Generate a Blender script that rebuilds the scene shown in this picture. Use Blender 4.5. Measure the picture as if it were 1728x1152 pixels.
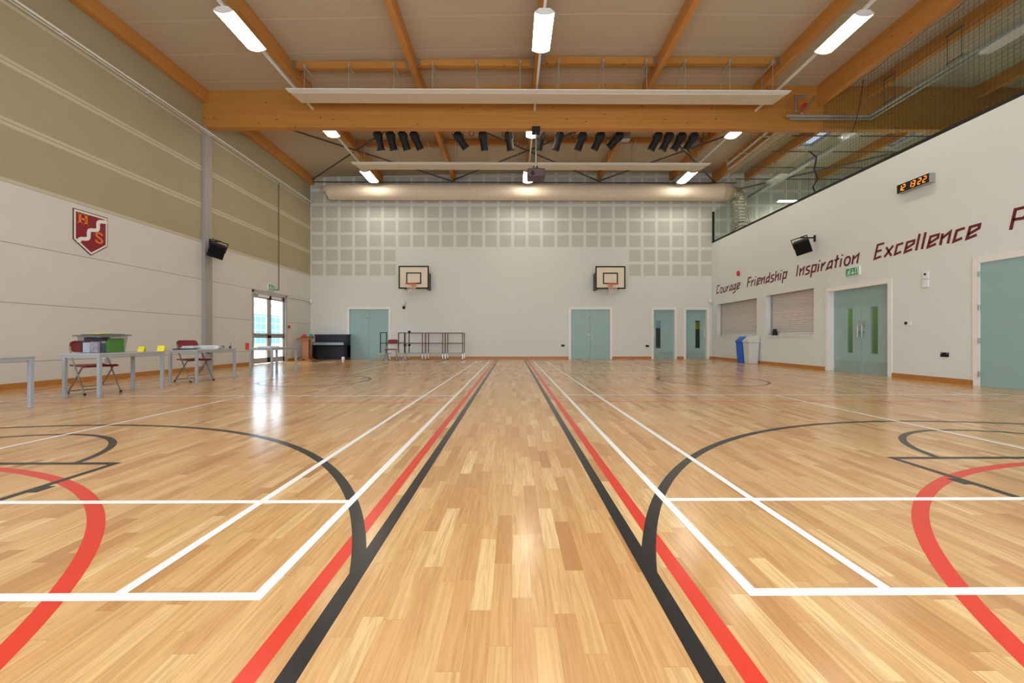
import bpy, math, random
from mathutils import Vector, Matrix
random.seed(4)
for _o in list(bpy.data.objects): bpy.data.objects.remove(_o)
S = bpy.context.scene
COL = S.collection
PI = math.pi

# ------------------------------------------------------------------ camera, sky, exposure
PSI = 0.0065
cam_d = bpy.data.cameras.new('camera'); cam = bpy.data.objects.new('camera', cam_d); COL.objects.link(cam)
cam.location = (0, 0, 0.86); cam.rotation_euler = (PI/2, 0, -PSI)
cam_d.sensor_width = 36; cam_d.lens = 14.0; cam_d.clip_start = 0.02; cam_d.clip_end = 300
cam_d.shift_x = -4.37/1728; cam_d.shift_y = -5/1728
S.camera = cam
W = bpy.data.worlds.new('sky'); S.world = W; W.use_nodes = True
_bg = W.node_tree.nodes['Background']; _bg.inputs[0].default_value = (0.76, 0.88, 1.0, 1); _bg.inputs[1].default_value = 8.2
LAMP_STRENGTH = 37.0
LAMP_COLOR = (1.0, 0.92, 0.76, 1)
S.view_settings.view_transform = 'Standard'; S.view_settings.look = 'None'
S.view_settings.gamma = 1; S.view_settings.use_curve_mapping = False
S.view_settings.exposure = -0.13

# ------------------------------------------------------------------ materials
def lin(c):
    return tuple(((v/255)/12.92 if v/255 <= .04045 else ((v/255+.055)/1.055)**2.4) for v in c)
MATS = {}
def mat(name, c, rough=.6, metal=0.0, noise=.04, nscale=6.0, bump=0.0, spec=.5, emit=None, estr=0, coat=0):
    if name in MATS: return MATS[name]
    m = bpy.data.materials.new(name); m.use_nodes = True; MATS[name] = m
    nt = m.node_tree; b = nt.nodes['Principled BSDF']
    l = lin(c)
    b.inputs['Roughness'].default_value = rough; b.inputs['Metallic'].default_value = metal
    b.inputs['Specular IOR Level'].default_value = spec
    b.inputs['Coat Weight'].default_value = coat
    b.inputs['Base Color'].default_value = (*l, 1)
    if noise:
        tc = nt.nodes.new('ShaderNodeTexCoord'); n = nt.nodes.new('ShaderNodeTexNoise'); n.inputs['Scale'].default_value = nscale
        n.inputs['Detail'].default_value = 4
        r = nt.nodes.new('ShaderNodeMix'); r.data_type = 'RGBA'
        r.inputs[6].default_value = (*[v*(1-noise) for v in l], 1); r.inputs[7].default_value = (*[min(1, v*(1+noise)) for v in l], 1)
        nt.links.new(tc.outputs['Object'], n.inputs['Vector']); nt.links.new(n.outputs['Fac'], r.inputs[0]); nt.links.new(r.outputs[2], b.inputs['Base Color'])
        if bump:
            bp = nt.nodes.new('ShaderNodeBump'); bp.inputs['Strength'].default_value = bump; bp.inputs['Distance'].default_value = .01
            nt.links.new(n.outputs['Fac'], bp.inputs['Height']); nt.links.new(bp.outputs[0], b.inputs['Normal'])
    if emit:
        b.inputs['Emission Color'].default_value = (*emit[:3], 1); b.inputs['Emission Strength'].default_value = estr
    return m
class NT:
    """small helper for math-node chains"""
    def __init__(s, name):
        s.m = bpy.data.materials.new(name); s.m.use_nodes = True; s.t = s.m.node_tree; s.b = s.t.nodes['Principled BSDF']
        s.tc = s.t.nodes.new('ShaderNodeTexCoord'); s.sep = s.t.nodes.new('ShaderNodeSeparateXYZ'); s.t.links.new(s.tc.outputs['Object'], s.sep.inputs[0])
        s.X, s.Y, s.Z = s.sep.outputs
    def put(s, sock, v):
        if isinstance(v, (int, float)): sock.default_value = v
        elif isinstance(v, tuple): sock.default_value = v if len(v) == len(sock.default_value) else (*v, 1)
        else: s.t.links.new(v, sock)
    def mth(s, op, a, b=0.0, c=0.0):
        n = s.t.nodes.new('ShaderNodeMath'); n.operation = op
        s.put(n.inputs[0], a); s.put(n.inputs[1], b); s.put(n.inputs[2], c); return n.outputs[0]
    def vec(s, x, y, z=0.0):
        n = s.t.nodes.new('ShaderNodeCombineXYZ'); s.put(n.inputs[0], x); s.put(n.inputs[1], y); s.put(n.inputs[2], z); return n.outputs[0]
    def noise(s, v, scale, detail=3.0, rough=.5, dist=0.0):
        n = s.t.nodes.new('ShaderNodeTexNoise'); s.put(n.inputs['Vector'], v); n.inputs['Scale'].default_value = scale
        n.inputs['Detail'].default_value = detail; n.inputs['Roughness'].default_value = rough; n.inputs['Distortion'].default_value = dist; return n.outputs['Fac']
    def white(s, v):
        n = s.t.nodes.new('ShaderNodeTexWhiteNoise'); n.noise_dimensions = '3D'; s.put(n.inputs['Vector'], v); return n.outputs['Value']
    def mix(s, f, a, b, mode='MIX'):
        n = s.t.nodes.new('ShaderNodeMix'); n.data_type = 'RGBA'; n.blend_type = mode
        s.put(n.inputs[0], f); s.put(n.inputs[6], a); s.put(n.inputs[7], b); return n.outputs[2]
    def ramp(s, f, stops):
        n = s.t.nodes.new('ShaderNodeValToRGB'); s.put(n.inputs[0], f); e = n.color_ramp.elements
        e[0].position, e[0].color = stops[0][0], (*stops[0][1], 1); e[1].position, e[1].color = stops[-1][0], (*stops[-1][1], 1)
        for p, c in stops[1:-1]:
            q = e.new(p); q.color = (*c, 1)
        return n.outputs[0]
    def bump(s, h, strength, dist=.002):
        n = s.t.nodes.new('ShaderNodeBump'); s.put(n.inputs['Height'], h); n.inputs['Strength'].default_value = strength; n.inputs['Distance'].default_value = dist
        s.t.links.new(n.outputs[0], s.b.inputs['Normal'])
    def done(s, col, rough=.5, spec=.5):
        s.put(s.b.inputs['Base Color'], col); s.put(s.b.inputs['Roughness'], rough); s.b.inputs['Specular IOR Level'].default_value = spec; return s.m

def floor_material():
    n = NT('oak_strip_floor')
    w = .066
    row = n.mth('FLOOR', n.mth('DIVIDE', n.X, w))
    rr = n.white(n.vec(row, 3.7, 1.0))
    L = n.mth('ADD', n.mth('MULTIPLY', rr, .22), .36)
    yy = n.mth('ADD', n.mth('DIVIDE', n.Y, L), n.mth('MULTIPLY', rr, 57.0))
    pid = n.mth('FLOOR', yy)
    wn = n.white(n.vec(row, pid, 2.0)); wn2 = n.white(n.vec(row, pid, 9.0))
    base = n.ramp(wn, [(0, lin((168, 108, 60))), (.09, lin((188, 132, 78))), (.3, lin((203, 151, 94))), (.85, lin((214, 168, 111))), (1, lin((230, 194, 140)))])
    gv = n.vec(n.mth('ADD', n.mth('MULTIPLY', n.X, 34.0), n.mth('MULTIPLY', wn2, 40.0)), n.mth('ADD', n.mth('MULTIPLY', n.Y, 1.7), n.mth('MULTIPLY', wn, 31.0)))
    g = n.noise(gv, 1.6, 6.0, .62, 1.1)
    g2 = n.noise(n.vec(n.mth('MULTIPLY', n.X, 170.0), n.mth('MULTIPLY', n.Y, 6.0), wn), 1.0, 3.0)
    c = n.mix(n.mth('MULTIPLY', n.mth('SUBTRACT', g, .41), 2.4), base, lin((158, 104, 56)), 'MIX')
    for nd in n.t.nodes:
        if nd.type == 'MIX': nd.clamp_factor = True
    c = n.mix(n.mth('MULTIPLY', g2, .28), c, lin((238, 205, 150)))
    fx = n.mth('FRACT', n.mth('DIVIDE', n.X, w)); fy = n.mth('FRACT', yy)
    jx = n.mth('LESS_THAN', fx, .018); jy = n.mth('LESS_THAN', fy, .004)
    j = n.mth('MAXIMUM', jx, jy)
    c = n.mix(n.mth('MULTIPLY', j, .26), c, lin((120, 76, 38)))
    wav = n.noise(n.vec(n.mth('MULTIPLY', n.X, 6.0), n.mth('MULTIPLY', n.Y, 1.2)), 1.0, 2.0)
    n.bump(n.mth('ADD', n.mth('MULTIPLY', wav, 1.0), n.mth('MULTIPLY', j, -.1)), .05, .003)
    return n.done(c, n.mth('ADD', n.mth('MULTIPLY', g, .08), .15), .5)
def court_paint(name, c):
    n = NT(name)
    g = n.noise(n.vec(n.mth('MULTIPLY', n.X, 20.0), n.mth('MULTIPLY', n.Y, 2.0)), 1.5, 4.0)
    c0 = lin(c); col = n.mix(n.mth('MULTIPLY', g, .35), c0, tuple(min(1, v*1.25+.006) for v in c0))
    wav = n.noise(n.vec(n.mth('MULTIPLY', n.X, 6.0), n.mth('MULTIPLY', n.Y, 1.2)), 1.0, 2.0)
    n.bump(wav, .05, .003)
    return n.done(col, .26, .3)
def wood_beam(name, axis, a=(206, 148, 76), b=(182, 120, 50)):
    """glulam: lamella bands over height, grain along the given axis, small knots"""
    n = NT(name)
    A = {'x': n.X, 'y': n.Y}[axis]; B = {'x': n.Y, 'y': n.X}[axis]
    lam = n.mth('FLOOR', n.mth('DIVIDE', n.Z, .045))
    wn = n.white(n.vec(lam, n.mth('FLOOR', n.mth('DIVIDE', A, 3.1)), 1.0))
    g = n.noise(n.vec(n.mth('MULTIPLY', A, .8), n.mth('MULTIPLY', B, 14.0), n.mth('ADD', n.mth('MULTIPLY', n.Z, 26.0), n.mth('MULTIPLY', wn, 9.0))), 1.6, 5.0, .6, .6)
    c = n.mix(g, lin(a), lin(b))
    c = n.mix(n.mth('MULTIPLY', wn, .3), c, lin(tuple(int(v*.86) for v in b)))
    jl = n.mth('LESS_THAN', n.mth('FRACT', n.mth('DIVIDE', n.Z, .045)), .06)
    c = n.mix(n.mth('MULTIPLY', jl, .2), c, lin((110, 62, 20)))
    v = n.t.nodes.new('ShaderNodeTexVoronoi'); v.inputs['Scale'].default_value = 3.2
    n.put(v.inputs['Vector'], n.vec(n.mth('MULTIPLY', A, .75), n.mth('MULTIPLY', B, 1.0), n.mth('MULTIPLY', n.Z, 1.6)))
    k = n.mth('LESS_THAN', v.outputs['Distance'], .08)
    c = n.mix(n.mth('MULTIPLY', k, .7), c, lin((70, 34, 12)))
    return n.done(c, .55, .35)
def ceiling_material():
    n = NT('ribbed_roof_liner')
    f1 = n.mth('FRACT', n.mth('DIVIDE', n.mth('ADD', n.Y, .42), 1.0)); f2 = n.mth('FRACT', n.mth('DIVIDE', n.Y, .25))
    l1 = n.mth('LESS_THAN', f1, .022); l2 = n.mth('LESS_THAN', f2, .05)
    nz = n.noise(n.vec(n.X, n.Y, n.Z), .6, 3.0)
    c = n.mix(nz, lin((186, 172, 146)), lin((193, 180, 154)))
    c = n.mix(n.mth('MULTIPLY', l2, .13), c, lin((108, 96, 74)))
    c = n.mix(n.mth('MULTIPLY', l1, .45), c, lin((222, 214, 192)))
    return n.done(c, .55, .3)
def wall_left_material():
    n = NT('insulated_wall_panels')
    z = n.mth('DIVIDE', n.mth('SUBTRACT', n.Z, .45), 1.01); f = n.mth('FRACT', z)
    groove = n.mth('LESS_THAN', f, .014)
    up = n.mth('GREATER_THAN', n.Z, 3.5)
    edge = n.mth('MAXIMUM', n.mth('LESS_THAN', f, .07), n.mth('GREATER_THAN', f, .935))
    nz = n.noise(n.vec(n.X, n.Y, n.Z), 1.2, 3.0)
    dots = n.t.nodes.new('ShaderNodeTexVoronoi'); dots.inputs['Scale'].default_value = 55; n.put(dots.inputs['Vector'], n.vec(0.0, n.Y, n.Z))
    lo = n.mix(nz, lin((206, 203, 196)), lin((213, 210, 203)))
    hi = n.mix(nz, lin((163, 153, 122)), lin((171, 161, 130)))
    hi = n.mix(n.mth('MULTIPLY', n.mth('LESS_THAN', dots.outputs['Distance'], .3), .12), hi, lin((110, 108, 88)))
    band = lin((192, 186, 160))
    c = n.mix(n.mth('MULTIPLY', up, n.mth('SUBTRACT', 1.0, edge)), n.mix(up, lo, band), hi)
    c = n.mix(n.mth('MULTIPLY', groove, .6), c, lin((90, 84, 72)))
    return n.done(c, .6, .3)
def wall_back_material():
    n = NT('plaster_with_acoustic_tiles')
    p = .6085
    u = n.mth('DIVIDE', n.mth('ADD', n.X, 8.43), p); v = n.mth('DIVIDE', n.mth('SUBTRACT', n.Z, 3.51), .6085)
    sq = n.mth('MULTIPLY', n.mth('LESS_THAN', n.mth('FRACT', u), .8), n.mth('LESS_THAN', n.mth('FRACT', v), .8))
    side = n.mth('GREATER_THAN', n.mth('ABSOLUTE', n.mth('SUBTRACT', n.X, -.0)), 4.87)
    rows = n.mth('MAXIMUM', n.mth('GREATER_THAN', v, 2.0), n.mth('MULTIPLY', side, n.mth('GREATER_THAN', v, 0.0)))
    m = n.mth('MULTIPLY', sq, rows)
    d = n.mth('MULTIPLY', n.mth('LESS_THAN', n.mth('FRACT', n.mth('MULTIPLY', u, 20.0)), .45), n.mth('LESS_THAN', n.mth('FRACT', n.mth('MULTIPLY', v, 20.0)), .45))
    nz = n.noise(n.vec(n.X, n.Y, n.Z), .8, 3.0)
    base = n.mix(nz, lin((214, 216, 210)), lin((219, 221, 216)))
    til = n.mix(n.mth('MULTIPLY', d, .5), lin((196, 198, 188)), lin((150, 151, 142)))
    return n.done(n.mix(m, base, til), .65, .3)

M = {}
M['floor'] = floor_material()
M['white_line'] = court_paint('white_line_paint', (240, 240, 238)); M['black_line'] = court_paint('black_line_paint', (38, 36, 36)); M['red_line'] = court_paint('red_line_paint', (208, 58, 42))
M['beam_x'] = wood_beam('glulam_across', 'x'); M['beam_y'] = wood_beam('glulam_along', 'y', (212, 154, 84), (190, 124, 54))
M['ceiling'] = ceiling_material(); M['wall_left'] = wall_left_material(); M['wall_back'] = wall_back_material()
M['wall'] = mat('white_painted_plaster', (219, 223, 221), .65, noise=.02, nscale=1.0)
M['skirt'] = mat('varnished_skirting', (178, 120, 54), .4, noise=.15, nscale=9)
M['teal'] = mat('teal_laminate', (148, 178, 176), .38, noise=.02, nscale=2)
M['frame_white'] = mat('white_gloss_paint', (232, 230, 226), .35, noise=0)
M['alu'] = mat('satin_aluminium', (170, 170, 168), .38, .6, noise=.03)
M['alu_paint'] = mat('grey_painted_aluminium', (172, 166, 156), .4, noise=.02)
M['steel'] = mat('brushed_steel', (190, 190, 188), .3, .9, noise=.03)
M['dark_steel'] = mat('dark_grey_steel', (92, 90, 84), .5, .3, noise=.05)
M['column'] = mat('grey_column_paint', (160, 154, 152), .5, noise=.03)
M['black'] = mat('matt_black', (11, 11, 13), .7, noise=.05)
M['blackfab'] = mat('black_cover_fabric', (30, 32, 42), .6, noise=.12, nscale=12, bump=.2)
M['maroon'] = mat('maroon_plastic', (124, 28, 42), .42, noise=.05)
M['maroon_metal'] = mat('maroon_frame_paint', (92, 34, 42), .45, noise=.05)
M['tube'] = mat('grey_tube_steel', (150, 148, 148), .35, .7, noise=.03)
M['table_top'] = mat('grey_laminate', (176, 178, 178), .4, noise=.03)
M['table_leg'] = mat('silver_leg_paint', (170, 176, 184), .4, .2, noise=.02)
M['white'] = mat('white_plastic', (230, 230, 228), .4, noise=0)
M['cream'] = mat('cream_radiant_panel', (208, 194, 170), .5, noise=.02, nscale=.6)
M['text'] = mat('maroon_vinyl', (104, 18, 28), .5, noise=0)
M['red'] = mat('red_plastic', (196, 40, 36), .4, noise=0)
M['green'] = mat('sign_green', (24, 130, 78), .4, noise=0, emit=lin((24, 140, 84)), estr=.25)
M['orange'] = mat('orange_rim_paint', (224, 92, 50), .4, noise=.03)
M['net_white'] = mat('white_cord', (226, 218, 206), .8, noise=.04)
M['board'] = mat('cream_backboard', (226, 214, 192), .4, noise=.03)
M['navy'] = mat('navy_padding', (38, 40, 60), .5, noise=.05)
M['blue'] = mat('blue_bin_plastic', (24, 100, 206), .4, noise=.03)
M['grey_bin'] = mat('pale_grey_bin_plastic', (208, 208, 206), .45, noise=.02)
M['wood'] = mat('orange_brown_wood', (152, 88, 34), .45, noise=.14, nscale=10)
M['yellow'] = mat('yellow_card', (232, 216, 50), .6, noise=.02)
M['paper'] = mat('white_paper', (228, 230, 232), .7, noise=.02)
M['grey_lid'] = mat('grey_lid_plastic', (104, 106, 106), .4, noise=.05)
M['box_green'] = mat('green_card_box', (104, 170, 66), .6, noise=.04)
M['pink'] = mat('pink_petals', (214, 70, 130), .7, noise=.1)
M['tealflower'] = mat('teal_petals', (60, 160, 150), .7, noise=.1)
M['duct'] = mat('cream_fabric_duct', (224, 210, 188), .5, noise=.03, nscale=3)
M['foil'] = mat('silver_foil', (228, 224, 212), .25, .9, noise=.2, nscale=14, bump=.6)
M['netgreen'] = mat('dark_green_net_cord', (58, 74, 58), .8, noise=0)
M['crest'] = mat('crest_maroon', (136, 20, 36), .4, noise=.02); M['crest_gold'] = mat('crest_gold', (232, 122, 44), .4, noise=0)
M['led'] = mat('orange_led', (255, 110, 30), .5, noise=0, emit=lin((255, 140, 40)), estr=2.0)
M['shutter'] = mat('shutter_slats', (214, 206, 202), .4, .1, noise=.02)
M['lamp'] = mat('lamp_diffuser', (255, 255, 255), .5, noise=0, emit=LAMP_COLOR, estr=LAMP_STRENGTH)
M['concrete'] = mat('pale_paving', (196, 194, 188), .8, noise=.06)
M['bluepanel'] = mat('blue_glazing_panel', (60, 120, 190), .35, noise=.08)
M['corr_green'] = mat('green_corridor_paint', (146, 164, 110), .6, noise=.03)
M['corr_dark'] = mat('dark_room_paint', (86, 84, 84), .7, noise=.03)
M['purple'] = mat('dark_purple_plastic', (66, 44, 50), .45, noise=.03)
M['pipe'] = mat('pale_grey_pipe', (176, 178, 174), .35, .3, noise=.03)
def glass_mat(name, tint, gloss=1.0):
    m = bpy.data.materials.new(name); m.use_nodes = True; t = m.node_tree; t.nodes.clear()
    o = t.nodes.new('ShaderNodeOutputMaterial'); mx = t.nodes.new('ShaderNodeMixShader'); tr = t.nodes.new('ShaderNodeBsdfTransparent'); g = t.nodes.new('ShaderNodeBsdfGlossy')
    fr = t.nodes.new('ShaderNodeFresnel'); fr.inputs[0].default_value = 1.45; tr.inputs[0].default_value = (*tint, 1); g.inputs['Roughness'].default_value = .02
    ge = t.nodes.new('ShaderNodeNewGeometry'); mm = t.nodes.new('ShaderNodeMath'); mm.operation = 'MULTIPLY'; iv = t.nodes.new('ShaderNodeMath'); iv.operation = 'SUBTRACT'; iv.inputs[0].default_value = gloss; bm_ = t.nodes.new('ShaderNodeMath'); bm_.operation = 'MULTIPLY'; bm_.inputs[1].default_value = gloss; t.links.new(ge.outputs['Backfacing'], bm_.inputs[0]); t.links.new(bm_.outputs[0], iv.inputs[1]); t.links.new(iv.outputs[0], mm.inputs[0]); t.links.new(fr.outputs[0], mm.inputs[1]); t.links.new(mm.outputs[0], mx.inputs[0]); t.links.new(tr.outputs[0], mx.inputs[1]); t.links.new(g.outputs[0], mx.inputs[2]); t.links.new(mx.outputs[0], o.inputs[0]); return m
M['glass'] = glass_mat('clear_glass', (.94, .97, .97)); M['glass_green'] = glass_mat('greenish_glass', (.90, .94, .93), .1); M['roofpane'] = glass_mat('frosted_rooflight', (.30, .31, .33), .3)
M['crate'] = glass_mat('clear_crate_plastic', (.86, .88, .9))

# ------------------------------------------------------------------ mesh builder
class MB:
    def __init__(s): s.v = []; s.f = []; s.mi = []; s.cur = 0
    def add(s, vs, fs):
        o = len(s.v); s.v += [tuple(v) for v in vs]; s.f += [tuple(i+o for i in f) for f in fs]; s.mi += [s.cur]*len(fs); return s
    def box(s, x0, y0, z0, x1, y1, z1, mtx=None):
        x0, x1 = sorted((x0, x1)); y0, y1 = sorted((y0, y1)); z0, z1 = sorted((z0, z1))
        vs = [Vector(p) for p in ((x0,y0,z0),(x1,y0,z0),(x1,y1,z0),(x0,y1,z0),(x0,y0,z1),(x1,y0,z1),(x1,y1,z1),(x0,y1,z1))]
        if mtx: vs = [mtx @ p for p in vs]
        return s.add(vs, [(0,3,2,1),(4,5,6,7),(0,1,5,4),(1,2,6,5),(2,3,7,6),(3,0,4,7)])
    def cyl(s, a, b, r1, r2=None, n=12, caps=True):
        a = Vector(a); b = Vector(b); r2 = r1 if r2 is None else r2
        d = (b-a).normalized(); u = d.orthogonal().normalized(); w = d.cross(u)
        vs = []
        for c, r in ((a, r1), (b, r2)):
            for i in range(n):
                t = 2*PI*i/n; vs.append(c + u*(math.cos(t)*r) + w*(math.sin(t)*r))
        fs = [(i, (i+1) % n, n+(i+1) % n, n+i) for i in range(n)]
        if caps: fs += [tuple(reversed(range(n))), tuple(range(n, 2*n))]
        return s.add(vs, fs)
    def tube(s, pts, r, n=8, closed=False):
        pts = [Vector(p) for p in pts]; N = len(pts); rings = []
        u = None
        for i, p in enumerate(pts):
            if closed: d = (pts[(i+1) % N]-pts[i-1]).normalized()
            else: d = (pts[min(i+1, N-1)]-pts[max(i-1, 0)]).normalized()
            if u is None: u = d.orthogonal().normalized()
            u = (u - d*u.dot(d)).normalized(); w = d.cross(u)
            rr = r[i] if isinstance(r, (list, tuple)) else r
            rings.append([p + u*(math.cos(2*PI*k/n)*rr) + w*(math.sin(2*PI*k/n)*rr) for k in range(n)])
        vs = [q for ring in rings for q in ring]; fs = []
        for i in range(N if closed else N-1):
            j = (i+1) % N
            for k in range(n): fs.append((i*n+k, i*n+(k+1) % n, j*n+(k+1) % n, j*n+k))
        if not closed: fs += [tuple(reversed(range(n))), tuple(range((N-1)*n, N*n))]
        return s.add(vs, fs)
    def lathe(s, prof, n=20, c=(0, 0, 0)):
        """profile (r,z) about Z"""
        vs = []; 
        for r, z in prof:
            for k in range(n):
                t = 2*PI*k/n; vs.append((c[0]+r*math.cos(t), c[1]+r*math.sin(t), c[2]+z))
        fs = []
        for i in range(len(prof)-1):
            for k in range(n): fs.append((i*n+k, i*n+(k+1) % n, (i+1)*n+(k+1) % n, (i+1)*n+k))
        fs += [tuple(reversed(range(n))), tuple(range((len(prof)-1)*n, len(prof)*n))]
        return s.add(vs, fs)
    def prism(s, poly, off):
        """poly: list of 3d points (planar), extruded by vector off"""
        n = len(poly); off = Vector(off); vs = [Vector(p) for p in poly]+[Vector(p)+off for p in poly]
        fs = [tuple(range(n)), tuple(reversed(range(n, 2*n)))]+[(i, n+i, n+(i+1) % n, (i+1) % n) for i in range(n)]
        return s.add(vs, fs)
    def build(s, name, m, parent=None, bevel=0, smooth=False, seg=2):
        me = bpy.data.meshes.new(name); me.from_pydata(s.v, [], s.f)
        ms = m if isinstance(m, (list, tuple)) else [m]
        for q in ms: me.materials.append(q)
        for p, i in zip(me.polygons, s.mi): p.material_index = i
        import bmesh
        bm = bmesh.new(); bm.from_mesh(me); bmesh.ops.recalc_face_normals(bm, faces=bm.faces); bm.to_mesh(me); bm.free()
        if smooth:
            me.polygons.foreach_set('use_smooth', [True]*len(me.polygons))
            me.set_sharp_from_angle(angle=math.radians(38))
        o = bpy.data.objects.new(name, me); COL.objects.link(o)
        if parent: o.parent = parent
        if bevel:
            b = o.modifiers.new('bevel', 'BEVEL'); b.width = bevel; b.segments = seg; b.limit_method = 'ANGLE'
        return o
def B(*a, **k): return MB().box(*a, **k)
def tag(o, label=None, cat=None, group=None, kind=None):
    if label: o['label'] = label
    if cat: o['category'] = cat
    if group: o['group'] = group
    if kind: o['kind'] = kind
    return o
def empty(name, loc=(0, 0, 0), rz=0):
    o = bpy.data.objects.new(name, None); COL.objects.link(o); o.location = loc; o.rotation_euler = (0, 0, rz); o.empty_display_size = .1; return o
def copy_tree(o, parent=None):
    c = o.copy(); COL.objects.link(c)
    if parent: c.parent = parent
    for ch in [q for q in bpy.data.objects if q.parent == o]: copy_tree(ch, c)
    return c
def struct(o, label=None, cat=None): return tag(o, label, cat, None, 'structure')

# ------------------------------------------------------------------ room dimensions
XL, XR, YB, YF, XG = -8.475, 8.45, 16.8, -1.6, 15.8
def zc(x):                       # underside of the roof liner
    return 7.64 + .0229*(x-XL) if x < 2 else 7.88 - .004*(x-2)

struct(B(XL-.25, YF-.25, -.3, XR+.25, YB+.25, 0).build('floor', M['floor']), 'strip oak sports hall floor with painted court lines', 'floor')
FLOOR = bpy.data.objects['floor']
# ---- ceiling with two rooflight openings over the gallery
ceil = MB()
def cslab(x0, x1, y0, y1):
    for a, b in ((x0, min(x1, 2)), (max(x0, 2), x1)):
        if b <= a: continue
        ceil.add([(a,y0,zc(a)),(b,y0,zc(b)),(b,y1,zc(b)),(a,y1,zc(a)),(a,y0,zc(a)+.2),(b,y0,zc(b)+.2),(b,y1,zc(b)+.2),(a,y1,zc(a)+.2)],
                 [(0,3,2,1),(4,5,6,7),(0,1,5,4),(1,2,6,5),(2,3,7,6),(3,0,4,7)])
SKY = [(10.1, 11.0, 12.9, 14.6), (13.1, 14.0, 13.0, 14.6)]
cslab(XL-.25, 10.1, YF-.25, YB+.25)
cslab(10.1, 11.0, YF-.25, 12.9); cslab(10.1, 11.0, 14.6, YB+.25)
cslab(11.0, 13.1, YF-.25, YB+.25)
cslab(13.1, 14.4, YF-.25, 13.0); cslab(14.0, 14.4, 13.0, 14.6); cslab(13.1, 14.4, 14.6, YB+.25)
cslab(14.4, XG+.25, YF-.25, YB+.25)
struct(ceil.build('ceiling', M['ceiling']), 'cream ribbed roof liner of the sports hall', 'ceiling')

for i, q in enumerate(SKY):
    o = empty(f'window_{i+4}', ((q[0]+q[1])/2, (q[2]+q[3])/2, 7.95)); struct(o, 'pale rooflight in the gallery roof', 'rooflight'); B(-(q[1]-q[0])/2, -(q[3]-q[2])/2, 0, (q[1]-q[0])/2, (q[3]-q[2])/2, .02).build('glass_pane', M['roofpane'], o)
# ---- walls with openings
def wall_y(name, x0, x1, ya, yb, z1, ops, m, label):      # wall in the YZ plane
    b = MB(); cuts = sorted(set([ya, yb]+[o[0] for o in ops]+[o[1] for o in ops]))
    for a, c in zip(cuts, cuts[1:]):
        hit = [o for o in ops if o[0] <= a+1e-6 and o[1] >= c-1e-6]
        if not hit: b.box(x0, a, 0, x1, c, z1)
        else:
            if hit[0][2] > 0: b.box(x0, a, 0, x1, c, hit[0][2])
            b.box(x0, a, hit[0][3], x1, c, z1)
    return struct(b.build(name, m), label, 'wall')
def wall_x(name, y0, y1, xa, xb, z1, ops, m, label):
    b = MB(); cuts = sorted(set([xa, xb]+[o[0] for o in ops]+[o[1] for o in ops]))
    for a, c in zip(cuts, cuts[1:]):
        hit = [o for o in ops if o[0] <= a+1e-6 and o[1] >= c-1e-6]
        if not hit: b.box(a, y0, 0, c, y1, z1)
        else: b.box(a, y0, hit[0][3], c, y1, z1)
    return struct(b.build(name, m), label, 'wall')
H1 = (13.7, 16.36, .96, 2.26); H2 = (11.1, 13.19, .96, 2.28)
R1 = (8.86, 10.6, 0, 2.13); R2 = (5.2, 7.16, 0, 2.25)
LD = (13.03, 15.03, 0, 2.47)
wall_y('wall_left', XL-.25, XL, YF, YB, 7.66, [LD], M['wall_left'], 'left wall of pale panels, olive perforated panels above')
wall_y('wall_right', XR, XR+.25, YF, YB, 4.88, [R2, R1, H2, H1], M['wall'], 'white right wall below the gallery glass')
D1 = (-6.87, -5.17, 0, 2.12); D2 = (2.46, 4.16, 0, 2.12); D3 = (5.96, 6.9, 0, 2.1); D4 = (7.33, 8.27, 0, 2.1)
wall_x('wall_back', YB, YB+.25, XL-.25, XG+.25, 7.9, [D1, D2, D3, D4], M['wall_back'], 'far wall with square acoustic tile pattern')
WF = (-7.2, 7.2, .9, 3.7)  # unseen window opening, added as daylight source for floor and lower walls
def wall_front():
    b = MB(); b.box(XL-.25, YF-.25, 0, WF[0], YF, 7.9); b.box(WF[1], YF-.25, 0, XG+.25, YF, 7.9); b.box(WF[0], YF-.25, 0, WF[1], YF, WF[2]); b.box(WF[0], YF-.25, WF[3], WF[1], YF, 7.9)
    return struct(b.build('wall_front', M['wall']), 'white wall with an added daylight window behind the viewpoint', 'wall')
wall_front()
wn_ = empty('window_3', (0, YF-.12, .9)); struct(wn_, 'unseen wide window added behind the viewpoint for daylight', 'window')
fr_ = MB(); fr_.box(WF[0], -.04, 0, WF[1], .04, .06); fr_.box(WF[0], -.04, 2.74, WF[1], .04, 2.8)
for q in range(9): xx = WF[0]+.03+q*(WF[1]-WF[0]-.06)/8; fr_.box(xx-.03, -.04, 0, xx+.03, .04, 2.8)
fr_.build('window_frame', M['frame_white'], wn_)
def portal(loc, rot, sx, sy):
    l = bpy.data.lights.new('daylight_portal', 'AREA'); l.shape = 'RECTANGLE'; l.size = sx; l.size_y = sy; l.cycles.is_portal = True
    o = bpy.data.objects.new('daylight_portal', l); COL.objects.link(o); o.location = loc; o.rotation_euler = rot
portal((0, YF-.2, 2.3), (PI/2, 0, 0), 14.4, 2.8)
portal((XL-.2, 14.03, 1.2), (PI/2, 0, -PI/2), 2.0, 2.4)
for q in SKY: portal(((q[0]+q[1])/2, (q[2]+q[3])/2, 8.1), (0, 0, 0), q[1]-q[0], q[3]-q[2])
struct(B(XG, YF, 4.6, XG+.25, YB, 7.9).build('wall_gallery', M['wall']), 'outer wall of the upper gallery', 'wall')
struct(B(XR+.25, YF, 4.45, XG, YB, 4.65).build('floor_gallery', M['wall']), 'gallery floor slab above the right wall', 'floor')
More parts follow.
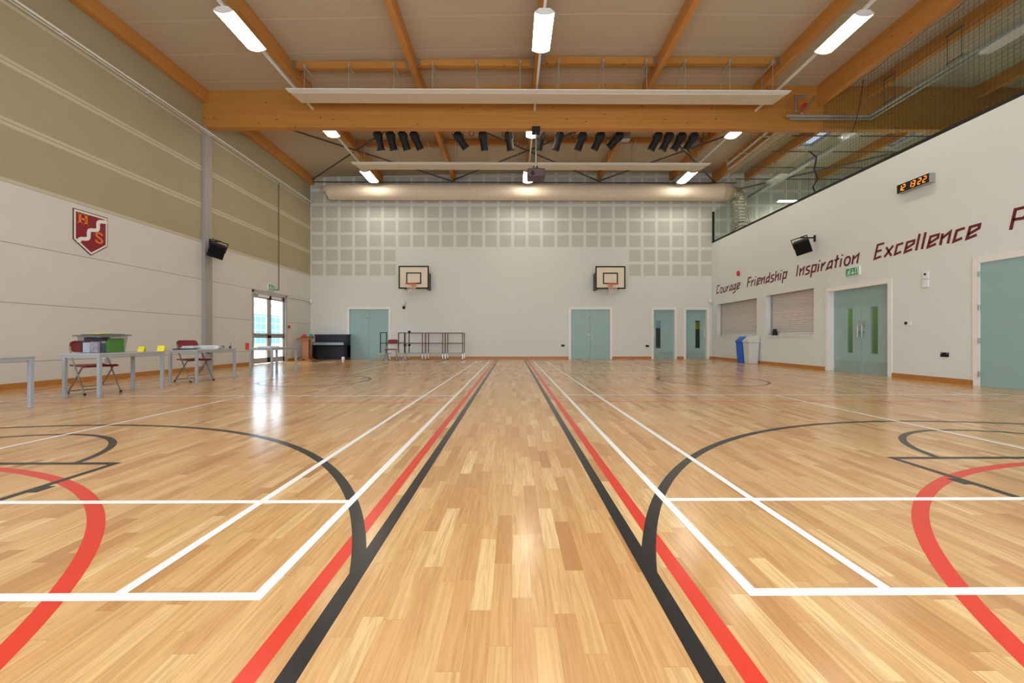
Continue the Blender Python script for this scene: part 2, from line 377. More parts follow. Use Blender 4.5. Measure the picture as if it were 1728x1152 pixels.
# skirting
def skirt_segments(a, b, ops):
    out = []; p = a
    for o in sorted(ops):
        out.append((p, o[0]-.07)); p = o[1]+.07
    out.append((p, b)); return [s for s in out if s[1]-s[0] > .02]
b = MB()
for a, c in skirt_segments(YF, YB, [LD]): b.box(XL, a, 0, XL+.02, c, .1)
struct(b.build('baseboard_left', M['skirt']), 'varnished timber skirting on the left wall', 'skirting')
b = MB()
for a, c in skirt_segments(YF, YB, [R1, R2]): b.box(XR-.02, a, 0, XR, c, .1)
struct(b.build('baseboard_right', M['skirt']), 'varnished timber skirting on the right wall', 'skirting')
b = MB()
for a, c in skirt_segments(XL+.02, XR-.02, [D1, D2, D3, D4]): b.box(a, YB-.02, 0, c, YB, .1)
struct(b.build('baseboard_back', M['skirt']), 'varnished timber skirting on the far wall', 'skirting')

# ---- rooms behind the glazed doors
b = MB(); b.box(10.6, 8, -.02, 10.7, 11.5, 2.7); b.box(8.7, 7.9, -.02, 10.7, 8, 2.7); b.box(8.7, 11.5, -.02, 10.7, 11.6, 2.7); b.box(8.7, 7.9, 2.7, 10.7, 11.6, 2.75); b.box(8.7, 7.9, -.1, 10.7, 11.6, -.02)
struct(b.build('wall_corridor', M['corr_green']), 'green corridor seen through the right door glazing', 'wall')
b = MB(); b.box(5.2, 19, -.02, 9, 19.1, 2.7); b.box(5.1, 17.05, -.02, 5.2, 19.1, 2.7); b.box(9, 17.05, -.02, 9.1, 19.1, 2.7); b.box(5.1, 17.05, 2.7, 9.1, 19.1, 2.75); b.box(5.1, 17.05, -.1, 9.1, 19.1, -.02)
struct(b.build('wall_lobby', M['corr_dark']), 'dim lobby seen through the single doors', 'wall')
def small_lamp(name, x, y, z, p, col):
    l = bpy.data.lights.new(name, 'POINT'); l.energy = p; l.color = col; l.shadow_soft_size = .15
    o = bpy.data.objects.new(name, l); COL.objects.link(o); o.location = (x, y, z)
small_lamp('corridor_lamp', 9.5, 9.7, 2.5, 42, (1, .95, .85)); small_lamp('lobby_lamp', 7.1, 18.0, 2.5, 26, (1, .95, .9))

for nm_, a in (('wall_light_block', (-7.1, 17.06, -.1, -4.9, 17.5, 2.5)), ('wall_light_block', (2.2, 17.06, -.1, 4.4, 17.5, 2.5)), ('wall_light_block', (8.71, 4.9, -.1, 9.2, 7.4, 2.5))):  # unseen boxes added to stop sky light leaking under the plain doors
    struct(B(*a).build(nm_, M['corr_dark']), 'unseen box added behind a plain door against light leaks', 'wall')
# ---- outside the glazed exit
struct(B(-60, -20, -.35, XL-.25, 70, -.05).build('ground_outside', M['concrete']), 'pale paving outside the glazed exit', 'ground')
bd = empty('building', (-19, 30, -.05)); tag(bd, 'pale building with blue glazing seen through glazed exit doors', 'building')
B(-4, -9, 0, 0, 9, 3.4).build('wall', M['wall'], bd); B(-4.3, -9.3, 3.4, .3, 9.3, 3.6).build('roof', M['column'], bd)
for k in range(7):
    y = -8.6+k*2.5
    w = B(0, y, .45, .05, y+1.9, 2.75).build('window', M['bluepanel'], bd)
    g = MB()
    for q in range(5): g.box(.05, y, .5+q*.525-.02, .07, y+1.9, .5+q*.525+.02)
    for q in range(4): g.box(.05, y+q*.633-.02, .5, .07, y+q*.633+.02, 2.6)
    g.build('glazing_bar', M['white'], w)

# ------------------------------------------------------------------ court markings (paint on the floor)
def strip(b, pts, w, z, closed=False):
    pts = [Vector((p[0], p[1], 0)) for p in pts]; N = len(pts); L = []; R = []
    for i in range(N):
        if closed: d0 = pts[i]-pts[i-1]; d1 = pts[(i+1) % N]-pts[i]
        else:
            d0 = pts[i]-pts[i-1] if i else pts[1]-pts[0]; d1 = pts[i+1]-pts[i] if i < N-1 else pts[-1]-pts[-2]
        d = (d0.normalized()+d1.normalized()).normalized(); nrm = Vector((-d.y, d.x, 0)); k = 1/max(.3, nrm.dot(Vector((-d1.normalized().y, d1.normalized().x, 0))))
        L.append(pts[i]+nrm*w/2*k); R.append(pts[i]-nrm*w/2*k)
    vs = [(p.x, p.y, z) for p in L]+[(p.x, p.y, z) for p in R]
    fs = [(i, (i+1) % N, N+(i+1) % N, N+i) for i in range(N if closed else N-1)]
    b.add(vs, fs)
def arc(cx, cy, r, a0, a1, n=72):
    return [(cx+r*math.cos(a0+(a1-a0)*i/n), cy+r*math.sin(a0+(a1-a0)*i/n)) for i in range(n+1)]
def marking(name, label, mats, drawer, z):
    b = MB(); drawer(b, z); o = b.build(name, mats, FLOOR); o['label'] = label; return o
WW = .04
def badminton(side, outer, single, centre, s2, o2, y0, y1, yls, yss, fss, fls):
    def f(b, z):
        s = side; strip(b, [(outer, y0), (outer, y1), (o2, y1), (o2, y0)], WW, z, True)
        for x in (single, s2): strip(b, [(x, y0), (x, y1)], WW, z+.00005)
        for y in (yls, yss, fss, fls): strip(b, [(outer, y), (o2, y)], WW, z+.0001)
        for a, c in ((y0, yss), (fss, y1)): strip(b, [(centre, a), (centre, c)], WW, z+.00015)
    return f
marking('white_court_lines', 'white badminton court lines, left court', M['white_line'], badminton(-1, -.848, -1.32, -4.0, -6.53, -6.95, 1.333, 14.8, 2.105, 6.0, 10.0, 14.05), .0012)
marking('white_court_lines', 'white badminton court lines, right court', M['white_line'], badminton(1, .815, 1.286, 4.0, 6.98, 7.5, 1.345, 14.8, 2.12, 6.05, 10.0, 14.05), .0012)
def basket(s, sx, cx, ya, r3, rk, yk, kx):
    def f(b, z):
        w = .056
        strip(b, [(sx, .1), (sx, 16.3)], w, z)
        a = math.acos(min(1, (abs(sx-cx))/r3)) + 0.0
        y_b = ya
        base = arc(cx, y_b, r3, a, PI-a, 96)
        strip(b, base, w, z+.0001)
        yc2 = 16.35-ya+.3
        strip(b, [(x, 16.7-y) for x, y in base], w, z+.0001)
        # restricted area and semicircle, both ends
        for flip in (0, 1):
            F = (lambda p: (p[0], 16.7-p[1])) if flip else (lambda p: p)
            k = kx; strip(b, [F((cx-(k), .1)), F((cx-k, yk)), F((cx+k, yk)), F((cx+k, .1))], .05, z+.0002)
            t = math.asin(max(-1, (yk-(yk-.16))/rk))
            strip(b, [F(p) for p in arc(cx, yk-.16, rk, t, PI-t, 48)], .05, z+.0003)
            for q in (-1, 1): strip(b, [F((cx+q*k, yk-.47)), F((cx+q*(k+.075), yk-.47))], .1, z+.0004)
        strip(b, arc(cx, 8.2, 1.03, 0, 2*PI, 64)[:-1], .05, z+.0002, True)
    return f
marking('black_court_lines', 'black basketball lines, left court', M['black_line'], basket(-1, -.568, -4.0, .38, 3.6, 1.0, 2.76, 1.27), .0005)
marking('black_court_lines', 'black basketball lines, right court', M['black_line'], basket(1, .507, 4.1, .36, 3.76, 1.03, 2.85, 1.36), .0005)
def red_f(sx, cx, cy, r, ycross, xo):
    def f(b, z):
        strip(b, [(sx, .1), (sx, 16.3)], .058, z); strip(b, [(sx, ycross), (xo, ycross)], .04, z+.0001)
        a = math.asin((.1-cy)/r); strip(b, arc(cx, cy, r, a, PI-a, 96), .062, z+.0001)
        strip(b, [(x, 16.6-y) for x, y in arc(cx, cy, r, a, PI-a, 96)], .06, z+.0001)
    return f
marking('red_court_lines', 'red court lines, left court', M['red_line'], red_f(-.672, -3.95, -.15, 2.85, 5.35, -8.1), .0002)
marking('red_court_lines', 'red court lines, right court', M['red_line'], red_f(.612, 4.0, -.12, 2.87, 5.42, 8.1), .0002)

# ------------------------------------------------------------------ roof timber
YM0, YM1, ZM = 10.97, 11.16, 6.655
b = MB(); xs = [XL, 2, XG]
for a, c in zip(xs, xs[1:]):
    b.add([(a,YM0,ZM),(c,YM0,ZM),(c,YM1,ZM),(a,YM1,ZM),(a,YM0,zc(a)),(c,YM0,zc(c)),(c,YM1,zc(c)),(a,YM1,zc(a))], [(0,3,2,1),(4,5,6,7),(0,1,5,4),(2,3,7,6)]+([(3,0,4,7)] if a == XL else [(1,2,6,5)]))
mb_ = b.build('roof_beam', M['beam_x']); tag(mb_, 'deep laminated timber main beam spanning the whole hall', 'beam')
PX = [-8.385, -5.48, -2.43, .62, 3.67, 6.72, 8.53, 9.9, 12.9]
ordn = ['first', 'second', 'third', 'fourth', 'fifth', 'sixth', 'seventh', 'eighth', 'ninth']
for bay, (ya, yb) in enumerate(((YF, YM0), (YM1, YB))):
    for i, x in enumerate(PX):
        w = .14 if i not in (0, 6) else .16; dep = .33
        if i == 6: dep = .56 if bay == 0 else .4
        zt = min(zc(x-w/2), zc(x+w/2))
        o = B(x-w/2, ya, zt-dep, x+w/2, yb, zt).build('purlin', M['beam_y'], bevel=.006, seg=1)
        where = 'nearer than the main beam' if bay == 0 else 'beyond the main beam'
        tag(o, f'timber purlin under the roof, {ordn[i]} from the left wall, {where}', 'purlin', 'timber purlins ' + where)
for bay, y in enumerate((9.86, 13.86)):
    for i in range(1, 5):
        x0, x1 = PX[i]+.07, PX[i+1]-.07; z = min(zc(x0), zc(x1))
        o = B(x0, y, z-.17, x1, y+.1, z).build('cross_beam', M['beam_x'])
        tag(o, f'short timber cross beam between the {ordn[i]} and {ordn[i+1]} purlins, {"near" if bay == 0 else "far"} roof bay', 'beam', 'short cross beams between purlins')
        for xx, sgn in ((x0, 1), (x1, -1)):
            B(xx, y-.03, z-.19, xx+sgn*.1, y, z-.02).build('joist_hanger', M['steel'], o)
# steel bracing in the far bay
names = ['left', 'middle', 'right']
bx = [-8.25, -2.43, 3.67, 8.42]
for k in range(3):
    for d in (0, 1):
        x0, x1 = (bx[k], bx[k+1]) if d == 0 else (bx[k+1], bx[k])
        o = MB().cyl((x0, 11.2, 7.36+.06*d), (x1, 16.5, 7.36+.06*d), .028, n=8).build('bracing_rod', M['dark_steel'], smooth=True)
        tag(o, f'steel bracing rod, {names[k]} far roof panel, slanting {"right" if d == 0 else "left"} towards the far wall', 'bracing rod', 'diagonal steel bracing rods')
o = B(XL+.05, 16.6, 7.36, 9.4, 16.63, 7.39).build('steel_tie', M['dark_steel']); tag(o, 'thin dark steel tie along the far wall above the fabric duct', 'steel tie')

# ------------------------------------------------------------------ radiant panels hung under the cross beams
def radiant(y, label, z=6.905):
    r = empty('radiant_panel', (.67, y, z)); tag(r, label, 'heating panel', 'ceiling radiant panels')
    x0, x1 = -6.17, 6.17
    b = MB()
    b.prism([(x0+.04, -.13, 0), (x0+.1, .28, 0), (x1-.1, .28, 0), (x1-.04, -.13, 0)], (0, 0, .035))
    b.build('panel', M['cream'], r)
    B(x0-.0, -.28, .012, x1, -.13, .03).build('edge_flange', M['white'], r)
    for x in (-5.08, -4.0, -2.9, -1.95, -.87, .2, 1.15, 2.25, 3.32, 4.27, 5.37, 6.43):
        zt = zc(x)-.21-z; lx = x-.67
        h = MB(); h.cyl((lx, -.22, zt), (lx, .24, zt), .024, n=8)
        for yy in (-.2, .22): h.cyl((lx, yy, .03), (lx, yy, zt), .007, n=5)
        h.cyl((lx, -.2, zt-.01), (lx, -.2, zt+.05), .03, n=8)
        h.build('hanger', M['pipe'], r)
    return r
radiant(9.98, 'long cream radiant panel hung in front of the main beam'); radiant(13.93, 'long cream radiant panel hung beyond the main beam', 6.87)

# ------------------------------------------------------------------ lamps
def make_lamp(emis=True):
    r = empty('ceiling_lamp')
    n = 14; b = MB(); L = .5; vs = []
    prof = [(-.185+.37*i/n, -.04*math.sin(PI*i/n)**.8) for i in range(n+1)]
    for y in (-L, L): vs += [(x, y, z) for x, z in prof]
    N = n+1; fs = [(i, i+1, N+i+1, N+i) for i in range(n)]+[tuple(range(N)), tuple(range(N, 2*N)), (0, N, 2*N-1, N-1)]
    b.add(vs, fs); b.build('diffuser', M['lamp'], r)
    h = MB(); pr = [(-.19, .0), (.19, .0), (.1, .07), (-.1, .07)]
    h.prism([(x, -L-.02, z) for x, z in pr], (0, 2*L+.04, 0)); h.build('housing', M['white'], r)
    for s in (-1, 1): MB().prism([(x*1.02, s*(L+.001), z*1.3) for x, z in prof], (0, s*.02, 0)).build('end_cap', M['white'], r)
    return r
proto = make_lamp(); first = True
LX = {'left': -5.46, 'middle': .62, 'right': 6.73}
LY = [(.7, 'behind the viewpoint'), (4.4, 'overhead'), (8.07, 'in front of the main beam'), (11.74, 'just beyond the main beam'), (15.28, 'nearest the far wall')]
for rn, x in LX.items():
    for y, d in LY:
        o = proto if first else copy_tree(proto); first = False
        o.location = (x, y, 7.06); tag(o, f'long white strip lamp in the {rn} row, {d}', 'lamp', 'hall ceiling lamps')
    for k, (a, c) in enumerate(((YF+.1, YM0), (YM1, 16.3))):
        z = 7.15
        t = empty('lighting_trunking', (x, (a+c)/2, z)); tag(t, f'white lighting trunking in the {rn} lamp row, {"nearer than" if k == 0 else "beyond"} the main beam', 'trunking', 'lamp row trunking')
        h = (c-a)/2; B(-.025, -h, -.02, .025, h, .03).build('rail', M['white'], t)
        for q in range(4):
            yy = -h+.5+q*(2*h-1)/3; w = MB().cyl((.0, yy, .03), (.0, yy, zc(x)-.33-z), .004, n=5); w.build('suspension_wire', M['dark_steel'], t)
def gallery_lamp(x, y, z, label, wires=False):
    o = copy_tree(proto); o.location = (x, y, z); o.rotation_euler = (0, 0, PI/2); o.scale = (.6, 1.6, .7); tag(o, label, 'lamp', 'gallery lamps')
    if wires:
        w = MB()
        for q in (-.3, .3): w.cyl((0.0, q, .06), (0.0, q, zc(x)-z), .004, n=5)
        w.build('suspension_wire', M['dark_steel'], o)
gallery_lamp(10.6, 11.75, 7.02, 'white strip lamp set crosswise over the gallery beside main beam'); gallery_lamp(12.75, 11.75, 7.02, 'gallery strip lamp set crosswise, cut off by the wall top')
gallery_lamp(11.5, 16.0, 6.4, 'low gallery lamp on wires above the wall top near far wall', True)

# ------------------------------------------------------------------ column, rail, conduits on the left wall
o = B(XL-.0, 10.93, 0, XL+.09, 11.2, 6.65).build('column', M['column'], bevel=.004); tag(o, 'grey steel column on the left wall under the main beam', 'column')
o = MB().cyl((XL+.1, YF, 6.56), (XL+.1, YB-.02, 6.56), .022, n=10)
o.cyl((XL+.1, YF, 6.5), (XL+.1, YB-.02, 6.5), .008, n=6)
for q in range(10): o.box(XL, .5+q*1.75, 6.55, XL+.1, .53+q*1.75, 6.57)
tag(o.build('wall_rail', M['white'], smooth=True), 'long pale rail running high along the left wall', 'rail')
o = MB().cyl((XL+.02, 14.5, 2.62), (XL+.02, 14.5, 6.5), .012, n=8); o.cyl((XL+.02, 14.5, 2.62), (XL+.02, 14.25, 2.62), .012, n=8)
tag(o.build('conduit', M['dark_steel'], smooth=True), 'thin vertical conduit down the left wall to exit sign', 'conduit')
o = MB().cyl((XL+.03, 15.15, 2.43), (XL+.03, 16.7, 2.43), .02, n=8); tag(o.build('conduit', M['white'], smooth=True), 'pale horizontal pipe between glazed exit and far corner', 'conduit')
for x, l in ((XL+.06, 'left'), (XR-.08, 'right')):
    s = MB().lathe([(.02, 0), (.05, .03), (.06, .1), (.045, .16), (.01, .18)], 12).build('corner_sensor', M['white'], smooth=True); s.location = (x, YB-.08, 2.32)
    tag(s, f'small white sensor in the far {l} corner', 'sensor', 'corner sensors')

# ------------------------------------------------------------------ glazed exit (left wall)
gd = empty('door_1', (XL, 14.03, 0)); struct(gd, 'tall grey framed glazed double exit door in left wall', 'door')
f = MB()
f.box(-.14, -1.0, 0, .02, -.92, 2.47); f.box(-.14, .92, 0, .02, 1.0, 2.47); f.box(-.14, -1.0, 2.38, .02, 1.0, 2.47); f.build('door_frame', M['alu_paint'], gd, .004)
for s in (-1, 1):
    a, c = (s*.005, s*.915); l = MB()
    x0, x1 = -.1, -.04
    l.box(x0, a, .02, x1, a+s*.11, 2.37); l.box(x0, c-s*.09, .02, x1, c, 2.37); l.box(x0, a, 2.22, x1, c, 2.37); l.box(x0, a, .02, x1, c, .2); l.box(x0, a, .88, x1, c, 1.04)
    lf = l.build('door_leaf', M['alu_paint'], gd, .003)
    B(-.075, a+s*.11, .2, -.065, c-s*.09, .88).build('glass_pane', M['glass'], lf); B(-.075, a+s*.11, 1.04, -.065, c-s*.09, 2.22).build('glass_pane', M['glass'], lf)
    B(-.04, s*.1, 2.27, .03, s*.62, 2.34).build('door_closer', M['white'], lf, .004)
B(-.04, -.8, .98, .02, .8, 1.02).build('push_bar', M['alu'], gd, .005)

# ------------------------------------------------------------------ doors on the far wall
def leaf_door(name, label, ops, recess, split, vision=None, handles=True, axis='back', frame_w=.07, hinges=0):
    """door built facing -Y (far wall); rotated for the right wall"""
    a, c, _, h = ops; w = c-a
    if axis == 'back': r = empty(name, ((a+c)/2, YB, 0))
    else: r = empty(name, (XR, (a+c)/2, 0), -PI/2)
    struct(r, label, 'door'); hw = w/2
    f = MB()
    for s in (-1, 1):
        f.box(s*hw, -.02, 0, s*(hw+frame_w), 0, h+frame_w); f.box(s*(hw-.03), -.02, 0, s*hw, recess+.05, h)
    f.box(-hw, -.02, h, hw, 0, h+frame_w); f.box(-hw+.03, -.02, h-.03, hw-.03, recess+.05, h)
    f.build('door_frame', M['frame_white'], r, .003)
    spans = [(-hw+.034, -.003), (.003, hw-.034)] if split else [(-hw+.034, hw-.034)]
    for k, (x0, x1) in enumerate(spans):
        z0, z1 = .002, h-.03; b = MB()
        if vision:
            vx0, vx1, vz0, vz1 = vision[k]
            b.box(x0, recess, z0, vx0, recess+.044, z1); b.box(vx1, recess, z0, x1, recess+.044, z1); b.box(vx0, recess, z0, vx1, recess+.044, vz0); b.box(vx0, recess, vz1, vx1, recess+.044, z1)
        else: b.box(x0, recess, z0, x1, recess+.044, z1)
        lf = b.build('door_leaf', M['teal'], r)
        if vision:
            bead = MB(); t = .012
            bead.box(vx0-t, recess-.006, vz0-t, vx0, recess, vz1+t); bead.box(vx1, recess-.006, vz0-t, vx1+t, recess, vz1+t); bead.box(vx0, recess-.006, vz0-t, vx1, recess, vz0); bead.box(vx0, recess-.006, vz1, vx1, recess, vz1+t)
            bead.build('glazing_bead', M['teal'], lf)
            B(vx0, recess+.018, vz0, vx1, recess+.026, vz1).build('vision_glass', M['glass'], lf)
            B(x0+.03, recess-.003, .03, x1-.03, recess, .3).build('kick_plate', mat('satin_kick_plate', (150, 172, 168), .25, .15, noise=0), lf)
        if handles:
            sx = (x1-.06 if k == 0 and split else x0+.06) if split else (x0+.06 if handles == 'L' else x1-.06)
            hd = MB(); hd.cyl((sx, recess, 1.02), (sx, recess-.04, 1.02), .025, n=12); 
            if not vision: hd.cyl((sx, recess, .85), (sx, recess-.012, .85), .022, n=12)
            else: hd.box(sx-.035, recess-.004, 1.12, sx+.035, recess, 1.3); hd.cyl((sx, recess-.05, .9), (sx, recess-.05, 1.2), .012, n=8); hd.cyl((sx, recess, .92), (sx, recess-.05, .92), .01, n=8); hd.cyl((sx, recess, 1.18), (sx, recess-.05, 1.18), .01, n=8)
            hd.build('door_handle', M['steel'], lf, smooth=True)
            if split and not vision:
                MB().cyl((sx, recess, 1.72), (sx, recess-.01, 1.72), .018, n=10).build('lock_cover', M['dark_steel'], lf)
    for q in range(hinges):
        z = .22+q*(h-.45)/max(1, hinges-1); MB().cyl((-hw+.03, -.026, z-.05), (-hw+.03, -.026, z+.05), .016, n=8).build('hinge', M['steel'], r)
    return r
leaf_door('door_2', 'teal double door in the far wall beside black piano', D1, .03, True)
leaf_door('door_3', 'teal double door below and left of right basketball hoop', D2, .03, True)
leaf_door('door_4', 'teal single door with narrow window, left one of the pair', D3, .14, False, [(-.30, -.10, .45, 1.62)], 'L')
leaf_door('door_5', 'teal single door with narrow window next to right corner', D4, .14, False, [(.02, .22, .45, 1.62)], 'R')
leaf_door('door_6', 'teal double door with two narrow windows under green exit sign', R1, .14, True, [(-.44, -.25, .5, 1.62), (.25, .44, .5, 1.62)], True, 'right')
leaf_door('door_7', 'large plain teal door at the right edge with steel hinges', R2, .0, False, None, False, 'right', .08, 4)
# objects pinned behind glass in the lobby
o = B(-.25, 0, 0, .25, .01, .35).build('poster', M['yellow']); o.location = (8.78, 18.93, 1.3); tag(o, 'yellow and white notice seen through right single door window', 'poster')

o = B(-.25, 0, 0, .3, .01, .7).build('notice_board', mat('pale_blue_board', (150, 178, 200), .6)); o.location = (6.97, 18.93, 1.35); tag(o, 'pale blue board seen through left single door window', 'notice board')
# ------------------------------------------------------------------ serving hatches with roller shutters
def hatch(name, op, label):
    a, c, z0, z1 = op; r = empty(name, (XR, (a+c)/2, z0)); struct(r, label, 'window'); hw = (c-a)/2; h = z1-z0
    B(-.03, -hw, -.03, .2, hw, 0).build('window_sill', M['frame_white'], r)
    s = MB(); n = 26; p = h/n
    for k in range(n):
        z = k*p; s.prism([(.2, -hw+.04, z), (.185, -hw+.04, z+p*.35), (.19, -hw+.04, z+p*.9), (.2, -hw+.04, z+p)], (0, 2*hw-.08, 0))
    s.box(.2, -hw+.04, 0, .215, hw-.04, h)
    s.build('roller_shutter', M['shutter'], r)
    B(.165, -hw+.02, 0, .185, hw-.02, .07).build('shutter_rail', M['white'], r)
    B(.15, -hw, 0, .21, -hw+.045, h).build('shutter_guide', M['alu'], r); B(.15, hw-.045, 0, .21, hw, h).build('shutter_guide', M['alu'], r)
    B(.0, -hw, h-.012, .2, hw, h).build('lintel', M['alu_paint'], r)
    return r
hatch('window_1', H1, 'serving hatch with closed shutter behind the bins'); hatch('window_2', H2, 'serving hatch with closed shutter holding a black beaker')
o = MB().lathe([(.085, 0), (.05, .2), (.045, .21)], 16).build('beaker', M['black'], smooth=True); o.location = (XR+.1, 12.9, .96); tag(o, 'black tapered beaker on the right hatch sill', 'beaker')
o = MB().lathe([(.04, 0), (.05, .05), (.055, .08)], 14).build('bowl', M['white'], smooth=True); o.location = (XR+.07, 16.0, .96); tag(o, 'small white bowl on the left hatch sill', 'bowl')
o = B(-.05, -.3, 0, .04, .3, .03).build('paper_stack', M['paper']); o.location = (XR+.09, 14.9, .96); tag(o, 'low stack of papers on the left hatch sill', 'papers')

# ------------------------------------------------------------------ gallery glass, net, pipes
gb = empty('glass_balustrade', (XR+.05, 8.4, 4.885)); tag(gb, 'frameless glass balustrade with black base channel above right wall', 'balustrade')
B(-.05, -10, 0, .06, 8.38, .07).build('base_channel', M['black'], gb); B(-.03, 8.32, 0, .03, 8.4, 1.32).build('end_channel', M['black'], gb)
B(.06, -10, 0, .2, 8.38, .03).build('ledge_cap', M['frame_white'], gb)
yy = -10
while yy < 8.3:
    y2 = min(yy+2.25, 8.32); B(-.008, yy+.01, .07, .008, y2-.005, 1.32).build('glass_pane', M['glass_green'], gb); yy += 2.25
# net hanging from the edge purlin to behind the balustrade
nb = MB(); y0, y1, z0, z1 = 1.0, 16.4, 4.95, 7.3; c = .085; x = XR+.17; t = .0016
y = y0
while y <= y1:
    zt = z1-.05*abs(math.sin((y-y0)*PI/.8)); nb.box(x-t, y-t, z0, x+t, y+t, zt); y += c
z = z0
while z <= z1-.08:
    nb.box(x-t, y0, z-t, x+t, y1, z+t); z += c
nb.tube([(x, y0+(y1-y0)*i/160, z1-.05*abs(math.sin((y1-y0)*i/160*PI/.8))) for i in range(161)], .006, 5)
tag(nb.build('sports_net', M['netgreen']), 'dark green net hanging between hall and upper gallery', 'net')
# heating pipes
def pipes(name, label, paths, r, extras=None):
    e = empty(name, paths[0][0]); tag(e, label, 'pipes'); p0 = Vector(paths[0][0])
    for p in paths: MB().tube([Vector(q)-p0 for q in p], r, 10).build('pipe', M['pipe'], e, smooth=True)
    return e, p0
zp = 6.88
e, p0 = pipes('heating_pipes', 'pair of grey pipes over the gallery turning along the main beam', [[(9.68, YF, zp), (9.68, 10.72, zp), (7.42, 10.72, zp)], [(9.84, YF, zp), (9.84, 10.86, zp), (7.6, 10.86, zp)]], .032)
for y in (5.1, 6.9, 8.6, 10.1):
    h = MB(); zt = 7.54-zp
    for yy in (-.14, .14):
        h.cyl(Vector((9.62, y+yy, zp))-p0, Vector((9.62, y+yy, zp+zt))-p0, .008, n=6)
    h.cyl(Vector((9.62, y-.16, zp+zt))-p0, Vector((9.62, y+.16, zp+zt))-p0, .02, n=8); h.cyl(Vector((9.62, y-.16, zp+.05))-p0, Vector((9.62, y+.16, zp+.05))-p0, .014, n=8)
    h.build('pipe_hanger', M['dark_steel'], e)
v = MB(); P = Vector((7.65, 10.6, zp))-p0
v.cyl(P+Vector((-.1, -.05, .03)), P+Vector((-.1, -.05, .42)), .03, n=10); v.cyl(P+Vector((.1, .0, .0)), P+Vector((.45, .0, .45)), .028, n=10); v.cyl(P+Vector((-.14, -.05, .42)), P+Vector((.2, -.05, .42)), .03, n=10)
v.build('valve_pipework', M['steel'], e, smooth=True)
v = MB().cyl(P+Vector((.05, -.1, .08)), P+Vector((.13, -.1, .2)), .06, .045, n=12); v.build('valve_actuator', M['red'], e, smooth=True)
e2, q0 = pipes('heating_pipes', 'pair of pale pipes beside edge purlin beyond main beam', [[(7.72, 11.25, 7.1), (7.72, 14.2, 7.1), (7.72, 14.3, 7.3)], [(7.98, 11.25, 7.08), (7.98, 14.6, 7.08), (7.98, 14.7, 7.3)]], .035)
v = MB()
for y in (12.2, 13.3): v.cyl(Vector((7.72, y, 7.1))-q0, Vector((7.72, y, 7.86))-q0, .008, n=6); v.cyl(Vector((7.98, y, 7.1))-q0, Vector((7.98, y, 7.86))-q0, .008, n=6); v.cyl(Vector((7.6, y, 7.07))-q0, Vector((8.1, y, 7.07))-q0, .02, n=8)
v.build('pipe_hanger', M['steel'], e2)
pts = [(XR+.02, 11.05, 4.9), (XR-.02, 11.1, 5.1), (XR+.03, 11.0, 5.3), (XR, 11.08, 5.6), (XR+.02, 11.02, 5.9), (XR-.05, 11.2, 6.15)]
tag(MB().tube(pts, .02, 8).build('cable', M['black'], smooth=True), 'loose black cable rising from the wall top at balustrade', 'cable')
tag(MB().tube([(XR+.16, 9.7, 7.2), (XR+.15, 9.8, 6.6), (XR+.16, 9.95, 6.2), (XR+.16, 10.1, 6.0)], .008, 6).build('cable', M['black'], smooth=True), 'thin dark cable hanging in front of the beam by net', 'cable')
# gallery clutter: steel tray, struts
for i, (y, lab) in enumerate(((12.6, 'nearest'), (13.6, 'second'), (14.8, 'third'), (15.8, 'farthest'))):
    o = MB().cyl((8.9, y, 7.3-.03*i), (15.7, y, 7.3-.03*i), .018, n=6).build('steel_tie', M['dark_steel']); tag(o, f'thin dark steel tie across the gallery roof, {lab} beyond main beam', 'steel tie', 'gallery roof ties')
b = B(9.9, 11.3, 6.75, 10.1, 16.7, 6.85)
for y in (12.0, 13.5, 15.0, 16.4): b.cyl((10.0, y, 6.8), (10.0, y, 7.85), .008, n=6)
o = b.build('cable_tray', M['pipe']); tag(o, 'grey cable tray running along the far gallery bay', 'cable tray')
o = MB().cyl((9.0, 16.4, 6.95), (15.5, 11.4, 7.25), .03, n=8).build('bracing_rod', M['dark_steel']); tag(o, 'dark diagonal rod under the gallery rooflights', 'bracing rod')

# ------------------------------------------------------------------ fabric duct and foil duct
d = empty('fabric_duct', (0, 16.38, 6.87)); tag(d, 'long cream fabric air duct along top of far wall', 'duct')
b = MB(); pts = []; rr = []
for x, r in ((-7.58, .2), (-7.57, .27), (-7.52, .3), (-7.4, .315), (-4, .32), (0, .32), (4, .325), (7.4, .325), (8.2, .34), (8.7, .36), (8.9, .33)): pts.append((x, 0, (r-.32)*.6)); rr.append(r)
b.tube(pts, rr, 28); b.build('duct_sock', M['duct'], d, smooth=True)
h = MB()
for i in range(64):
    for ang in (-.35, -1.0, -.65):
        if ang == -.65 and i % 2: continue
        x = -7.2+i*.24; p = Vector((x, -.322*math.cos(ang), .322*math.sin(ang))); h.cyl(p*1.0, p+Vector((0, -.003*math.cos(ang), .003*math.sin(ang))), .011, n=5)
h.build('air_holes', mat('hole_shadow', (150, 134, 110), .8, noise=0), d)['kind'] = 'stuff'
fd = empty('foil_duct', (9.15, 16.1, 4.65)); tag(fd, 'silver foil flexible duct rising in the gallery corner', 'duct')
pts = []; rr = []
for i in range(61):
    t = i/60
    if t < .7: p = (0+.12*(1-t), 0, t/.7*1.8)
    else:
        a = (t-.7)/.3*PI/2; p = (-.3+.3*math.cos(a)+.036*(1-0), .0, 1.8+.3*math.sin(a))
    pts.append(p); rr.append(.27+.02*math.sin(i*2.1) + (.06 if t < .35 else 0))
MB().tube(pts, rr, 18).build('flexible_tube', M['foil'], fd, smooth=True)
MB().tube([(.5, -.1, .0), (.5, -.1, .7), (.3, -.1, 1.5), (.2, -.1, 1.9)], .02, 6).build('bracket', M['steel'], fd, smooth=True)

